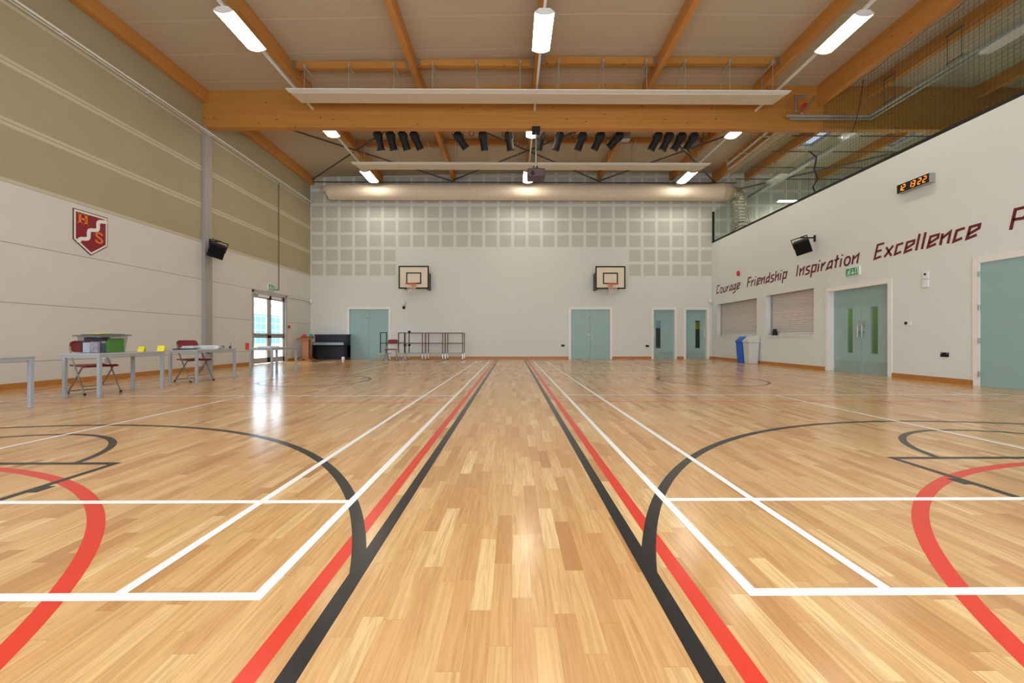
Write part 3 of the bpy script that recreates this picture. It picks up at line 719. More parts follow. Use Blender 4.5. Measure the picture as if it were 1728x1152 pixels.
# ------------------------------------------------------------------ theatre spotlights
bar = empty('lighting_bar', (.9, 11.8, 7.02)); tag(bar, 'dark lighting bar fixed just beyond the main beam', 'lighting bar')
MB().cyl((-4.95, 0, 0), (5.0, 0, 0), .024, n=10).build('tube', M['black'], bar, smooth=True)
for x in (-4.6, -1.5, 1.5, 4.7): MB().cyl((x, 0, 0), (x, 0, .5), .012, n=6).build('drop_rod', M['dark_steel'], bar)
for x in (-2.6, -2.1, -1.1, -.3, .9, 1.7, 2.3, 4.9):
    r0 = random.uniform(.07, .11); MB().tube([(x+r0*math.cos(t), 0.04, -.03-r0*.6+r0*math.sin(t)) for t in [PI*2*i/16 for i in range(16)]], .009, 5, True).build('cable_loop', M['black'], bar)
def make_spot():
    r = empty('theatre_spotlight')
    MB().cyl((0, 0, -.03), (0, 0, .03), .03, n=10).box(-.015, -.04, -.04, .015, .04, .05).build('clamp', M['black'], r)
    y = MB(); y.tube([(-.11, 0, -.26), (-.12, 0, -.1), (-.06, 0, -.04), (.06, 0, -.04), (.12, 0, -.1), (.11, 0, -.26)], .011, 6); y.build('yoke', M['black'], r)
    bd = MB(); bd.lathe([(.06, .19), (.115, .15), (.125, .02), (.105, -.06), (.105, -.2), (.108, -.22), (.108, -.31)], 14); bd.box(-.105, -.105, -.02, .105, .105, .14)
    b_ = bd.build('lamp_body', M['black'], r, smooth=True); b_.location = (0, 0, -.2)
    g = B(-.112, -.112, -.335, .112, .112, -.315).build('gel_frame', M['black'], b_)
    l_ = MB().cyl((0, 0, -.337), (0, 0, -.341), .09, n=16).build('lens', mat('dark_lens', (40, 44, 52), .2, noise=0), b_)
    return r
spots = [(639, 4, 29), (660, 5, 28), (681, 8, 27), (701, 12, 26), (775, 18, 24), (815, 4, 26), (859, 4, 24), (912, -4, 23), (943, -7, 23), (982, -9, 24), (1012, -11, 22), (1042, -24, 22), (1109, -13, 26), (1128, -12, 26), (1149, -14, 25), (1170, -15, 25)]
sp = make_spot()
sl = ['leftmost of the left cluster of four', 'second of the left cluster of four', 'third of the left cluster of four', 'rightmost of the left cluster, tilted right', 'alone and tilted strongly right, right of the left cluster', 'upright, left of projector pole by two spotlights', 'next to the middle lamp on its left side', 'right beside the projector pole', 'second right of the projector pole', 'third right of the projector pole', 'fourth right of the projector pole', 'tilted strongly left beside the grey box', 'leftmost of the right cluster of four', 'second of the right cluster of four', 'third of the right cluster of four', 'rightmost of the right cluster of four']
for i, (px, dx, dy) in enumerate(spots):
    o = sp if i == 0 else copy_tree(sp)
    o.location = ((px-864)*11.8/672, 11.8, 6.99)
    for ch in [q for q in bpy.data.objects if q.parent == o and q.name.startswith('lamp_body')]:
        ch.rotation_euler = (.38, -math.atan2(dx, dy)*1.0, 0)
    tag(o, f'black theatre spotlight, {sl[i]}', 'spotlight', 'theatre spotlights on the bar')
o = B(-.13, -.1, -.12, .13, .1, .12).build('junction_box', M['alu'], bevel=.01); o.location = (3.45, 12.1, 7.0); tag(o, 'grey box on the lighting bar right of the tilted spotlight', 'junction box')

# ------------------------------------------------------------------ projector
p = empty('projector', (.66, 10.98, 5.2)); tag(p, 'dark projector hanging on a pole from the main beam', 'projector')
B(-.24, -.2, .05, .24, .2, .28).build('casing', M['purple'], p, .025)
MB().cyl((-.1, -.2, .15), (-.1, -.24, .15), .05, n=14).build('lens', M['black'], p)
b = MB(); b.box(-.12, -.1, .28, .12, .1, .32); b.box(-.08, -.05, .32, -.05, .05, .4); b.box(.0, -.05, .32, .05, .05, .4); b.build('mount_bracket', M['black'], p)
MB().cyl((.0, 0, .32), (.0, 0, 1.36), .02, n=10).build('pole', M['steel'], p, smooth=True)
B(-.11, -.12, 1.32, .11, .1, 1.453).build('ceiling_mount', M['black'], p)

# ------------------------------------------------------------------ basketball goals
def make_goal():
    r = empty('basketball_goal')          # origin at wall, floor level below board
    # local: board face toward -Y at y=-.42
    B(-.62, -.44, 2.9, .62, -.42, 3.84).build('backboard', M['board'], r)
    g = MB(); t = .045
    def rect(x0, z0, x1, z1, y, th=t):
        g.box(x0, y, z0, x0+th, y-.004, z1); g.box(x1-th, y, z0, x1, y-.004, z1); g.box(x0, y, z0, x1, y-.004, z0+th); g.box(x0, y, z1-th, x1, y-.004, z1)
    rect(-.62, 2.9, .62, 3.84, -.44, .055); rect(-.31, 3.1, .31, 3.57, -.44, .05)
    g.build('board_border', M['black'], r)
    rim = MB(); c = (0, -.82); R = .225
    rim.tube([(c[0]+R*math.cos(2*PI*i/28), c[1]+R*math.sin(2*PI*i/28), 3.05) for i in range(28)], .017, 8, True)
    rim.box(-.08, -.6, 2.99, .08, -.44, 3.06); rim.box(-.11, -.45, 2.92, .11, -.44, 3.1)
    rim.build('hoop', M['orange'], r, smooth=True)
    n = MB(); K = 12; rings = [(.225, 3.045), (.19, 2.95), (.15, 2.86), (.125, 2.77), (.13, 2.66)]
    for j in range(len(rings)-1):
        for k in range(K):
            for s in (-1, 1):
                a0 = 2*PI*(k+.5*(j % 2))/K; a1 = a0+s*PI/K
                n.cyl((rings[j][0]*math.cos(a0), c[1]+rings[j][0]*math.sin(a0), rings[j][1]), (rings[j+1][0]*math.cos(a1), c[1]+rings[j+1][0]*math.sin(a1), rings[j+1][1]), .006, n=4)
    n.build('net', M['net_white'], r)
    for x in (-.45, .45):
        s = MB(); s.box(x-.03, -.42, 2.95, x+.03, 0, 3.01); s.box(x-.03, -.42, 3.68, x+.03, 0, 3.74); s.box(x-.03, -.05, 2.93, x+.03, 0, 3.78)
        s.cyl((x, -.4, 3.7), (x, -.03, 2.95), .02, n=8); s.build('wall_bracket', M['dark_steel'], r)
    return r
g1 = make_goal(); g1.location = (-4.03, YB-.003, 0); tag(g1, 'basketball goal on the far wall, left one beside racks', 'basketball goal', 'basketball goals')
g2 = copy_tree(g1); g2.location = (4.05, YB-.003, 0); tag(g2, 'basketball goal on the far wall above right double door', 'basketball goal', 'basketball goals')
pad = B(.56, -.42, 2.86, .63, -.06, 3.56).build('side_padding', M['navy'], g1); pad = B(-.63, -.42, 2.86, -.56, -.06, 3.56).build('side_padding', M['navy'], g2)

# ------------------------------------------------------------------ crest and lettering
cr = empty('school_crest', (XL+.012, 8.06, 3.38)); tag(cr, 'maroon and white shield sign with letters H and S', 'crest sign')
def shield(s, z=0): # points (u along Y, v up) around centre
    P = [(-.325, 0), (.325, 0), (.325, -.6), (0, -.85), (-.325, -.6)]
    cx, cy = 0, -.4
    return [(cx+(u-cx)*s, cy+(v-cy)*s) for u, v in P]
def yz(pts, x): return [(x, u, v) for u, v in pts]
MB().prism(yz(shield(1.0), -.01), (.012, 0, 0)).build('back_plate', mat('crest_edge', (84, 26, 30), .5, noise=0), cr)
MB().prism(yz(shield(.96), .002), (.003, 0, 0)).build('white_border', M['white'], cr)
MB().prism(yz(shield(.87), .005), (.003, 0, 0)).build('shield_field', M['crest'], cr)
def ribbon(b, pts, w, x, th, conv):
    """flat stroke along pts (u,v) at plane x; conv maps (u,v,h)->3d"""
    pts = [Vector((p[0], p[1])) for p in pts]; N = len(pts); L = []; R = []
    for i in range(N):
        d0 = (pts[i]-pts[i-1]).normalized() if i else (pts[1]-pts[0]).normalized(); d1 = (pts[i+1]-pts[i]).normalized() if i < N-1 else d0
        d = (d0+d1); d = d.normalized() if d.length > 1e-4 else d1; nr = Vector((-d.y, d.x)); k = 1/max(.45, nr.dot(Vector((-d1.y, d1.x))))
        L.append(pts[i]+nr*w/2*k); R.append(pts[i]-nr*w/2*k)
    vs = [conv(p.x, p.y, 0) for p in L+R]+[conv(p.x, p.y, th) for p in L+R]; M2 = 2*N; fs = []
    for i in range(N-1):
        fs += [(i, i+1, N+i+1, N+i), (M2+i, M2+N+i, M2+N+i+1, M2+i+1), (i, M2+i, M2+i+1, i+1), (N+i, N+i+1, M2+N+i+1, M2+N+i)]
    fs += [(0, N, M2+N, M2), (N-1, M2+N-1, M2+2*N-1, 2*N-1)]
    b.add(vs, fs)
conv = lambda u, v, h: (.008+h, u, v)
wv = MB(); P0 = Vector((-.225, -.655)); P1 = Vector((.27, -.05)); dd = (P1-P0); nn = Vector((-dd.y, dd.x)).normalized()
ribbon(wv, [tuple(P0+dd*(i/48)+nn*(.04*math.sin(i/48*2*PI*2.75+.2))) for i in range(49)], .07, 0, .003, conv)
wv.build('wavy_band', M['white'], cr)
def glyph_mesh(parent, name, polys, w, m, conv):
    b = MB()
    for pl in polys: ribbon(b, pl, w, 0, .002, conv)
    return b.build(name, m, parent)
b = MB(); cv = lambda u, v, h: (.0085+h, u, v)
for (u0, v0, u1, v1) in ((-.235, -.27, -.19, -.06), (-.12, -.27, -.075, -.06), (-.2, -.185, -.1, -.15), (-.255, -.27, -.17, -.25), (-.255, -.08, -.17, -.06), (-.14, -.27, -.055, -.25), (-.14, -.08, -.055, -.06)):
    b.add([cv(u0, v0, 0), cv(u1, v0, 0), cv(u1, v1, 0), cv(u0, v1, 0), cv(u0, v0, .003), cv(u1, v0, .003), cv(u1, v1, .003), cv(u0, v1, .003)], [(0,3,2,1),(4,5,6,7),(0,1,5,4),(1,2,6,5),(2,3,7,6),(3,0,4,7)])
b.build('letter', M['crest_gold'], cr)
sx, sz = .15, -.46
Sp = [(.06, .055), (.045, .085), (.0, .1), (-.045, .085), (-.06, .05), (-.04, .02), (0, 0), (.045, -.025), (.062, -.06), (.045, -.09), (0, -.105), (-.05, -.09), (-.066, -.055)]
glyph_mesh(cr, 'letter', [[(sx+u, sz+v) for u, v in Sp]], .034, M['crest_gold'], cv)

G = {
 'C': (.62, [[(.6, 1), (.12, .98), (.08, .05), (.55, .17)]]), 'o': (.55, [[(.27+.22*math.cos(t), .34+.32*math.sin(t)) for t in [2*PI*i/14 for i in range(15)]]]),
 'u': (.52, [[(.05, .66), (.05, .08), (.22, .02), (.42, .2)], [(.45, .68), (.43, 0)]]), 'r': (.4, [[(.06, .68), (.05, 0)], [(.06, .36), (.36, .68)]]),
 'a': (.55, [[(.48, .68), (.2, .58), (.04, .06), (.42, .2)], [(.48, .7), (.46, 0)]]), 'g': (.55, [[(.48, .68), (.18, .58), (.04, .08), (.42, .2)], [(.48, .7), (.44, -.2), (.08, -.34)]]),
 'e': (.55, [[(.08, .26), (.5, .48), (.5, .68), (.1, .66), (.05, .04), (.46, .14)]]), 'F': (.55, [[(.1, 0), (.1, 1), (.58, 1)], [(.1, .52), (.48, .56)]]),
 'i': (.22, [[(.08, .66), (.06, 0)], [(.1, .84), (.1, .96)]]), 'n': (.54, [[(.06, .68), (.05, 0)], [(.06, .38), (.44, .68), (.42, 0)]]),
 'd': (.56, [[(.48, 1), (.45, 0)], [(.46, .62), (.12, .5), (.05, .06), (.45, .2)]]), 's': (.46, [[(.42, .68), (.08, .62), (.06, .42), (.4, .24), (.36, .06), (.0, 0)]]),
 'h': (.52, [[(.06, 1), (.05, 0)], [(.06, .34), (.42, .64), (.42, 0)]]), 'p': (.52, [[(.08, .7), (.05, -.34)], [(.06, .66), (.46, .64), (.42, .1), (.05, .1)]]),
 'I': (.25, [[(.1, 1), (.08, 0)]]), 't': (.4, [[(.2, 1), (.16, 0)], [(.0, .62), (.38, .7)]]), 'x': (.55, [[(.05, .68), (.48, 0)], [(.5, .68), (.02, .02)]]),
 'E': (.6, [[(.56, 1), (.12, .98), (.06, .04), (.5, .12)], [(.1, .52), (.46, .56)]]), 'l': (.22, [[(.1, 1.02), (.06, 0)]]), 'c': (.5, [[(.46, .68), (.1, .64), (.05, .04), (.42, .14)]]),
 'P': (.6, [[(.12, 0), (.12, 1), (.6, .98), (.5, .46), (.12, .5)]])}
def word(txt, ya, yb, label, H=.325, z=2.7):
    tot = sum(G[c][0]+.1 for c in txt)-.1; k = (ya-yb)/(tot*H) if yb is not None else .95
    b = MB(); x = 0
    for c in txt:
        w, pls = G[c]
        for pl in pls:
            P = [((x+u+.16*v)*H*k, v*H) for u, v in pl]
            ribbon(b, P, .049, 0, .003, lambda u, v, h: (-h, -u, v))
        x += w+.1
    o = b.build('wall_lettering', M['text']); o.location = (XR-.001, ya, z); tag(o, label, 'lettering', 'words along the right wall')
word('Courage', 16.42, 14.72, 'maroon word Courage painted on right wall'); word('Friendship', 14.28, 12.2, 'maroon word Friendship painted on right wall')
word('Inspiration', 11.8, 9.65, 'maroon word Inspiration painted on right wall'); word('Excellence', 9.25, 7.16, 'maroon word Excellence painted on right wall')
word('P', 6.74, 6.5, 'maroon letter P cut off at the right edge')

# ------------------------------------------------------------------ wall fittings
ck = empty('digital_clock', (XR-.12, 8.23, 3.98)); tag(ck, 'black digital wall clock showing 12 13 22 in orange', 'clock')
B(0, -.34, 0, .12, .34, .19).build('casing', M['alu'], ck, .004); B(-.004, -.33, .008, 0, .33, .182).build('display_face', M['black'], ck)
SEG = {'a': ((0, 1), (.5, 1)), 'b': ((.5, 1), (.5, .5)), 'c': ((.5, .5), (.5, 0)), 'd': ((0, 0), (.5, 0)), 'e': ((0, 0), (0, .5)), 'f': ((0, .5), (0, 1)), 'g': ((0, .5), (.5, .5))}
DG = {'1': 'bc', '2': 'abged', '3': 'abgcd'}
for dgt, u in (('1', .03), ('2', .11), ('1', .24), ('3', .32), ('2', .44), ('2', .54)):
    b = MB()
    for s in DG[dgt]:
        (x0, y0), (x1, y1) = SEG[s]; k = .11
        q = [(.0+x0*k+.02*y0, y0*k), (x1*k+.02*y1, y1*k)]; d = Vector(q[1])-Vector(q[0]); d.normalize(); q = [tuple(Vector(q[0])+d*.005), tuple(Vector(q[1])-d*.005)]
        ribbon(b, q, .014, 0, .002, lambda a, c, h: (-.0045-h, .33-u-a, .04+c))
    b.build('digit', M['led'], ck)
def exit_sign(name, loc, rz, label, w=.36, h=.18):
    r = empty(name, loc, rz); tag(r, label, 'exit sign', 'green exit signs')
    B(-w/2-.015, -.05, -.015, w/2+.015, 0, h+.015).build('casing', M['white'], r, .006); B(-w/2, -.053, 0, w/2, -.05, h).build('green_face', M['green'], r)
    cv = lambda u, v, hh: (u, -.053-hh, v); b = MB()
    ribbon(b, [(.02, h*.85), (.02, h*.2)], .018, 0, .002, cv); ribbon(b, [(-.025, h*.42), (.02, h*.16), (.065, h*.42)], .018, 0, .002, cv)
    ribbon(b, [(.1, h*.12), (.1, h*.88), (.16, h*.88), (.16, h*.12)], .016, 0, .002, cv)
    ribbon(b, [(-.075, h*.7), (-.1, h*.45), (-.13, h*.12)], .024, 0, .002, cv); ribbon(b, [(-.1, h*.45), (-.065, h*.3), (-.07, h*.1)], .018, 0, .002, cv); ribbon(b, [(-.14, h*.55), (-.08, h*.66), (-.04, h*.5)], .014, 0, .002, cv)
    b.cyl(cv(-.062, h*.84, 0), cv(-.062, h*.84, .002), .016, n=10)
    b.build('pictogram', M['white'], r)
exit_sign('exit_sign', (XR, 9.78, 2.42), -PI/2, 'green exit sign with arrow above the right double door'); exit_sign('exit_sign', (XL, 14.03, 2.56), PI/2, 'green exit sign above glazed door on left wall')
o = MB().lathe([(.05, 0), (.065, .02), (.065, .09), (.05, .12), (.02, .13)], 16).build('fire_sounder', M['red'], smooth=True); o.location = (XR-.001, 14.75, 3.28); o.rotation_euler = (0, -PI/2, 0); o.scale = (1.5, .8, .7); tag(o, 'red round fire sounder above the word Friendship', 'fire alarm')
o = empty('wall_sensor', (XR, 8.06, 1.9)); tag(o, 'two stacked small white sensor boxes right of the double door', 'sensor')
B(-.035, -.055, .17, 0, .055, .33).build('upper_box', M['white'], o, .006); B(-.035, -.055, 0, 0, .055, .155).build('lower_box', M['white'], o, .006); MB().cyl((-.035, 0, .27), (-.042, 0, .27), .022, n=12).build('sensor_eye', M['black'], o)
o = empty('thermostat', (XR, 8.44, 1.14)); tag(o, 'small black and white wall controller right of double door', 'thermostat')
B(-.02, -.075, 0, 0, .075, .1).build('white_plate', M['white'], o, .004); B(-.024, .0, .02, -.02, .06, .08).build('dark_screen', M['black'], o)
def socket(loc, rz, label):
    o = empty('wall_socket', loc, rz); tag(o, label, 'socket', 'black wall sockets'); B(-.075, -.012, 0, .075, 0, .088).build('face_plate', M['black'], o, .004)
    for s in (-1, 1): B(s*.055-.009, -.016, .062, s*.055+.009, -.012, .08).build('switch', M['steel'], o)
socket((XR, 7.72, .5), -PI/2, 'black double socket low on the right wall'); socket((2.15, YB, .52), 0, 'black socket left of the right double door'); socket((5.72, YB, .5), 0, 'black socket left of the single teal doors')
o = B(-.04, -.012, 0, .04, 0, .08).build('wall_plate', M['white'], bevel=.003); o.location = (1.98, YB, .52); tag(o, 'small white plate beside socket near right double door', 'wall plate')
o = empty('emergency_light', (-4.55, YB, 2.1)); tag(o, 'small white bulb light with black switch right of piano door', 'wall light')
MB().lathe([(.02, 0), (.08, .05), (.1, .14), (.07, .22), (.02, .25)], 16, (0, -.09, .12)).build('bulb_cover', M['white'], o, smooth=True); B(-.055, -.03, 0, .055, 0, .12).build('black_plate', M['black'], o)
o = B(0, -.055, 0, .04, .055, .11).build('call_point', M['red'], bevel=.005); o.location = (XL, 15.16, 1.25); tag(o, 'red fire call point right of glazed exit', 'fire call point')
o = B(0, -.09, 0, .006, .09, .22).build('notice', mat('red_notice', (226, 70, 70), .6, noise=.2, nscale=30)); o.location = (XL, 12.8, .5); tag(o, 'small red notice on the wall left of glazed exit', 'notice')
o = B(0, -.07, 0, .012, .07, .085).build('wall_socket', M['black'], bevel=.004); o.location = (XL+.091, 11.06, .45); tag(o, 'dark socket at the foot of the grey column', 'socket')

# ------------------------------------------------------------------ loudspeakers
def speaker(loc, side, label):
    r = empty('loudspeaker', loc); tag(r, label, 'loudspeaker', 'loudspeakers on the side walls'); s = side  # s = +1 : wall lies at +X
    B(s*0, -.03, -.06, s*-.02, .03, .12).build('wall_plate', M['black'], r)
    MB().cyl((-s*.02, 0, .05), (-s*(.42 if s > 0 else .3), 0, .05), .02, n=8).build('arm', M['black'], r)
    m = Matrix.Translation((-s*(.4 if s > 0 else .24), -.04, -.22)) @ Matrix.Scale(1.22, 4) @ Matrix.Rotation(-s*.5, 4, 'Z') @ Matrix.Rotation(.3, 4, 'X') @ Matrix.Rotation(-s*.3, 4, 'Y')
    b = MB(); pf = [(-.155, -.13), (.155, -.13), (.1, .16), (-.1, .16)]
    vs = [m @ Vector((x, y, z)) for z in (-.15, .15) for x, y in pf]; b.add(vs, [(0,1,2,3),(4,5,6,7),(0,1,5,4),(1,2,6,5),(2,3,7,6),(3,0,4,7)])
    cab = b.build('cabinet', M['black'], r, .01)
    g = MB(); vs = [m @ Vector(p) for p in ((-.138, -.134, -.13), (.138, -.134, -.13), (.138, -.134, .13), (-.138, -.134, .13), (-.138, -.142, -.13), (.138, -.142, -.13), (.138, -.142, .13), (-.138, -.142, .13))]
    g.add(vs, [(0,3,2,1),(4,5,6,7),(0,1,5,4),(1,2,6,5),(2,3,7,6),(3,0,4,7)]); g.build('grille', M['dark_steel'] if False else mat('black_grille', (13, 13, 14), .8, noise=.3, nscale=90, spec=.2), cab)
    y = MB(); pts = [m @ Vector(p) for p in ((-.14, 0, .0), (-.15, 0, .22), (.15, 0, .22), (.14, 0, .0))]; y.tube(pts, .018, 6); y.build('yoke', M['black'], r)
speaker((XL+.09, 11.1, 3.5), -1, 'black loudspeaker on bracket at the grey column'); speaker((XR, 11.05, 3.62), 1, 'black loudspeaker on the right wall above word Inspiration')

# ------------------------------------------------------------------ tables
def make_table(L=1.1, Wd=.56, H=.645):
    r = empty('folding_table')
    B(-Wd/2, -L/2, H-.022, Wd/2, L/2, H).build('tabletop', M['table_top'], r, .004)
    f = MB(); z0, z1 = H-.062, H-.022; t = .025
    f.box(-Wd/2+.01, -L/2+.01, z0, -Wd/2+.01+t, L/2-.01, z1); f.box(Wd/2-.01-t, -L/2+.01, z0, Wd/2-.01, L/2-.01, z1); f.box(-Wd/2+.01, -L/2+.01, z0, Wd/2-.01, -L/2+.01+t, z1); f.box(-Wd/2+.01, L/2-.01-t, z0, Wd/2-.01, L/2-.01, z1)
    f.build('frame', M['table_leg'], r)
    for sx in (-1, 1):
        for sy in (-1, 1):
            x, y = sx*(Wd/2-.03), sy*(L/2-.03); B(x-.021, y-.021, 0, x+.021, y+.021, H-.03).build('leg', M['table_leg'], r, .003)
    return r
T = make_table()
TT = [(-6.27, 4.5, 0, 'grey table cut off at the left edge of the view'), (-6.25, 6.35, 0, 'grey table carrying the clear crate of books'), (-6.3, 8.2, 0, 'grey table with papers and a dark folder, before column'), (-5.93, 9.98, 0, 'grey table in front of glazed exit doors')]
for i, (x, y, rz, lab) in enumerate(TT):
    o = T if i == 0 else copy_tree(T); o.location = (x, y, 0); o.rotation_euler = (0, 0, rz); tag(o, lab, 'table', 'grey tables along the left wall')
# ------------------------------------------------------------------ folding chairs
def make_chair():
    r = empty('folding_chair')      # faces +X
    s = MB(); pts = []
    for x in (-.19, -.1, 0, .12, .2, .23):
        z = .435-.01*math.cos(x*8); pts.append((x, z))
    top = [(-.2, .455), (-.05, .44), (.12, .448), (.2, .45), (.235, .43)]; bot = [(.235, .415), (.1, .42), (-.2, .43)]
    s.prism([(x, -.2, z) for x, z in top+bot], (0, .4, 0)); s.build('seat', M['maroon'], r, .012)
    b = MB(); n = 10; vs = []; 
    for j, (z, hw, xb) in enumerate(((.645, .155, -.155), (.67, .19, -.165), (.74, .2, -.19), (.8, .185, -.205), (.825, .14, -.21))):
        for i in range(n+1):
            u = -1+2*i/n; vs.append((xb-.035*(1-u*u), u*hw, z))
    K = n+1; front = len(vs); vs += [(x-.018, y, z) for x, y, z in vs]; fs = []
    for j in range(4):
        for i in range(n):
            a = j*K+i; fs.append((a, a+1, a+K+1, a+K)); fs.append((front+a, front+a+K, front+a+K+1, front+a+1))
    for i in range(n): fs.append((i, front+i, front+i+1, i+1)); a = 4*K+i; fs.append((a, a+1, front+a+1, front+a))
    for j in range(4): a = j*K; fs.append((a, a+K, front+a+K, front+a)); a = j*K+n; fs.append((a, front+a, front+a+K, a+K))
    b.add(vs, fs); b.build('backrest', M['maroon'], r, smooth=True)
    for sy in (-1, 1):
        MB().tube([(.25, sy*.215, .012), (.22, sy*.215, .05), (-.13, sy*.21, .6), (-.185, sy*.2, .74)], .011, 8).build('leg', M['tube'], r, smooth=True)
        MB().tube([(-.27, sy*.185, .012), (-.25, sy*.185, .04), (.1, sy*.185, .405), (.17, sy*.185, .42)], .011, 8).build('leg', M['tube'], r, smooth=True)
        for x, y in ((.25, sy*.215), (-.27, sy*.185)): MB().cyl((x, y, 0), (x, y, .03), .016, n=8).build('foot_cap', M['black'], r)
    MB().cyl((-.25, -.185, .04), (-.25, .185, .04), .009, n=8).build('stretcher', M['tube'], r, smooth=True); MB().cyl((.17, -.215, .13), (.17, .215, .13), .009, n=8).build('stretcher', M['tube'], r, smooth=True)
    return r
C = make_chair(); a20 = -math.radians(20)
CC = [(-6.56, 4.72, a20, 'maroon folding chair at the far left edge'), (-6.62, 6.35, a20, 'maroon folding chair behind the clear crate table'), (-6.45, 8.12, a20, 'maroon folding chair behind the table with papers'), (-4.72, 15.62, -PI/2, 'maroon folding chair near the racks at far wall')]
for i, (x, y, rz, lab) in enumerate(CC):
    o = C if i == 0 else copy_tree(C); o.location = (x, y, 0); o.rotation_euler = (0, 0, rz); tag(o, lab, 'chair', 'maroon folding chairs')

# ------------------------------------------------------------------ things on the tables
ZT = .645
c = empty('storage_crate', (-6.29, 6.17, ZT)); tag(c, 'clear plastic crate with grey lid filled with folders and books', 'crate')
b = MB(); t = .004; w0, l0, w1, l1, h = .15, .19, .17, .215, .245
def wallq(p0, p1, q1, q0, off): b.prism([p0, p1, q1, q0], off)
wallq((-w0, -l0, 0), (w0, -l0, 0), (w1, -l1, h), (-w1, -l1, h), (0, t, 0)); wallq((-w0, l0, 0), (w0, l0, 0), (w1, l1, h), (-w1, l1, h), (0, -t, 0)); wallq((-w0, -l0, 0), (-w0, l0, 0), (-w1, l1, h), (-w1, -l1, h), (t, 0, 0)); wallq((w0, -l0, 0), (w0, l0, 0), (w1, l1, h), (w1, -l1, h), (-t, 0, 0))
b.box(-w0, -l0, 0, w0, l0, .004); b.build('tub', M['crate'], c)
b = MB(); m = Matrix.Translation((0, 0, .252)) @ Matrix.Rotation(.06, 4, 'X') @ Matrix.Rotation(.05, 4, 'Y'); b.box(-.205, -.25, 0, .205, .25, .018, m); b.box(-.15, -.19, .018, .15, .19, .03, m); b.build('lid', M['grey_lid'], c, .005)
def thing_box(name, x, y, z, sx, sy, sz, m, lab, cat, rz=0, group=None, bevel=.003):
    o = B(-sx/2, -sy/2, 0, sx/2, sy/2, sz).build(name, m, bevel=bevel); o.location = (x, y, z); o.rotation_euler = (0, 0, rz); tag(o, lab, cat, group); return o
zc0 = ZT+.006
thing_box('card_box', -6.19, 6.25, zc0, .05, .24, .21, M['box_green'], 'green card box inside the clear crate', 'box')
thing_box('book', -6.36, 6.005, zc0, .1, .035, .15, mat('book_white', (226, 228, 230), .6, noise=.25, nscale=40), 'pale patterned book at the near side of the crate', 'book')
thing_box('book', -6.25, 6.01, zc0, .11, .04, .16, mat('book_red', (216, 186, 184), .6, noise=.7, nscale=22), 'pinkish patterned book at the near side of the crate', 'book')
thing_box('book', -6.3, 6.2, zc0, .12, .16, .14, mat('book_slate', (140, 152, 172), .6, noise=.3, nscale=20), 'slate blue book deeper in the clear crate', 'book')
o = thing_box('pencil_case', -6.31, 6.1, ZT+.175, .25, .16, .06, mat('case_navy', (52, 60, 78), .6, noise=.3, nscale=18), 'dark slate pouch on top of books in crate', 'pouch', .1, None, .02)
o = thing_box('folder', -6.31, 6.14, ZT+.291, .16, .24, .008, mat('yellow_folder', (226, 210, 110), .6, noise=.03), 'yellow folder lying on the crate lid', 'folder', .15); o.rotation_euler = (.06, .05, .12)
def tent(x, y, z, s, lab, rz=0):
    b = MB(); b.prism([(-s*.5, -s*.5, 0), (s*.5, -s*.5, 0), (s*.5, 0, s), (-s*.5, 0, s)], (0, .002, 0)); b.prism([(-s*.5, s*.5, 0), (s*.5, s*.5, 0), (s*.5, 0, s), (-s*.5, 0, s)], (0, -.002, 0))
    b.box(-s*.25, -.027*s/.1*1.0-.002, s*.45, s*.2, -.027*s/.1, s*.52)
    o = b.build('place_card', M['yellow']); o.location = (x, y, z); o.rotation_euler = (0, 0, rz); tag(o, lab, 'card', 'yellow folded cards')
tent(-6.1, 6.6, ZT, .085, 'yellow folded card beside the clear crate', .3); tent(-5.99, 6.84, ZT, .095, 'yellow folded card at the far end of crate table', .5)
b = B(-.09, -.2, 0, .09, .2, .02); o = b.build('folder', M['black'], bevel=.003); o.location = (-6.42, 7.86, ZT); o.rotation_euler = (0, 0, .1); tag(o, 'black folder under the papers on third table', 'folder')
for i, (x, y, z, rz, h, lab) in enumerate(((-6.38, 7.98, ZT+.02, .15, .05, 'white paper pile on top of the black folder'), (-6.24, 8.2, ZT, -.2, .075, 'white paper pile in the middle of third table'), (-6.2, 8.36, ZT, .35, .045, 'crumpled papers at the right of the pile'))):
    b = MB(); n = 8
    for k in range(6):
        a = random.uniform(-.12, .12); m = Matrix.Translation((random.uniform(-.02, .02), random.uniform(-.02, .02), k*h/6)) @ Matrix.Rotation(a, 4, 'Z'); b.box(-.1, -.15, 0, .1, .15, h/6*.9, m)
    o = b.build('paper_stack', M['paper']); o.location = (x, y, z); o.rotation_euler = (0, 0, rz); tag(o, lab, 'papers', 'paper piles on the third table')
o = MB().lathe([(.03, 0), (.034, .05), (.03, .06)], 12).build('tape_roll', M['purple'], smooth=True); o.location = (-6.2, 8.57, ZT); tag(o, 'small dark purple pot beside the papers', 'pot')
o = empty('pen_pot', (-6.08, 8.63, ZT)); tag(o, 'tiny dark pot with a pen at table corner', 'pen pot'); MB().lathe([(.02, 0), (.024, .05)], 10).build('pot', M['purple'], o); MB().cyl((0, 0, .02), (.015, .01, .12), .004, n=6).build('pen', M['black'], o)
thing_box('paper_stack', -5.98, 9.82, ZT, .3, .42, .03, M['paper'], 'white papers lying on the table before glazed exit', 'papers', .06)
thing_box('tissue_box', -6.36, 4.66, ZT, .1, .12, .075, M['paper'], 'white box on the leftmost table', 'box')
o = thing_box('bag', -6.72, 6.62, .455, .1, .14, .1, M['paper'], 'white bag on the chair seat behind the crate', 'bag', .2, None, .02)

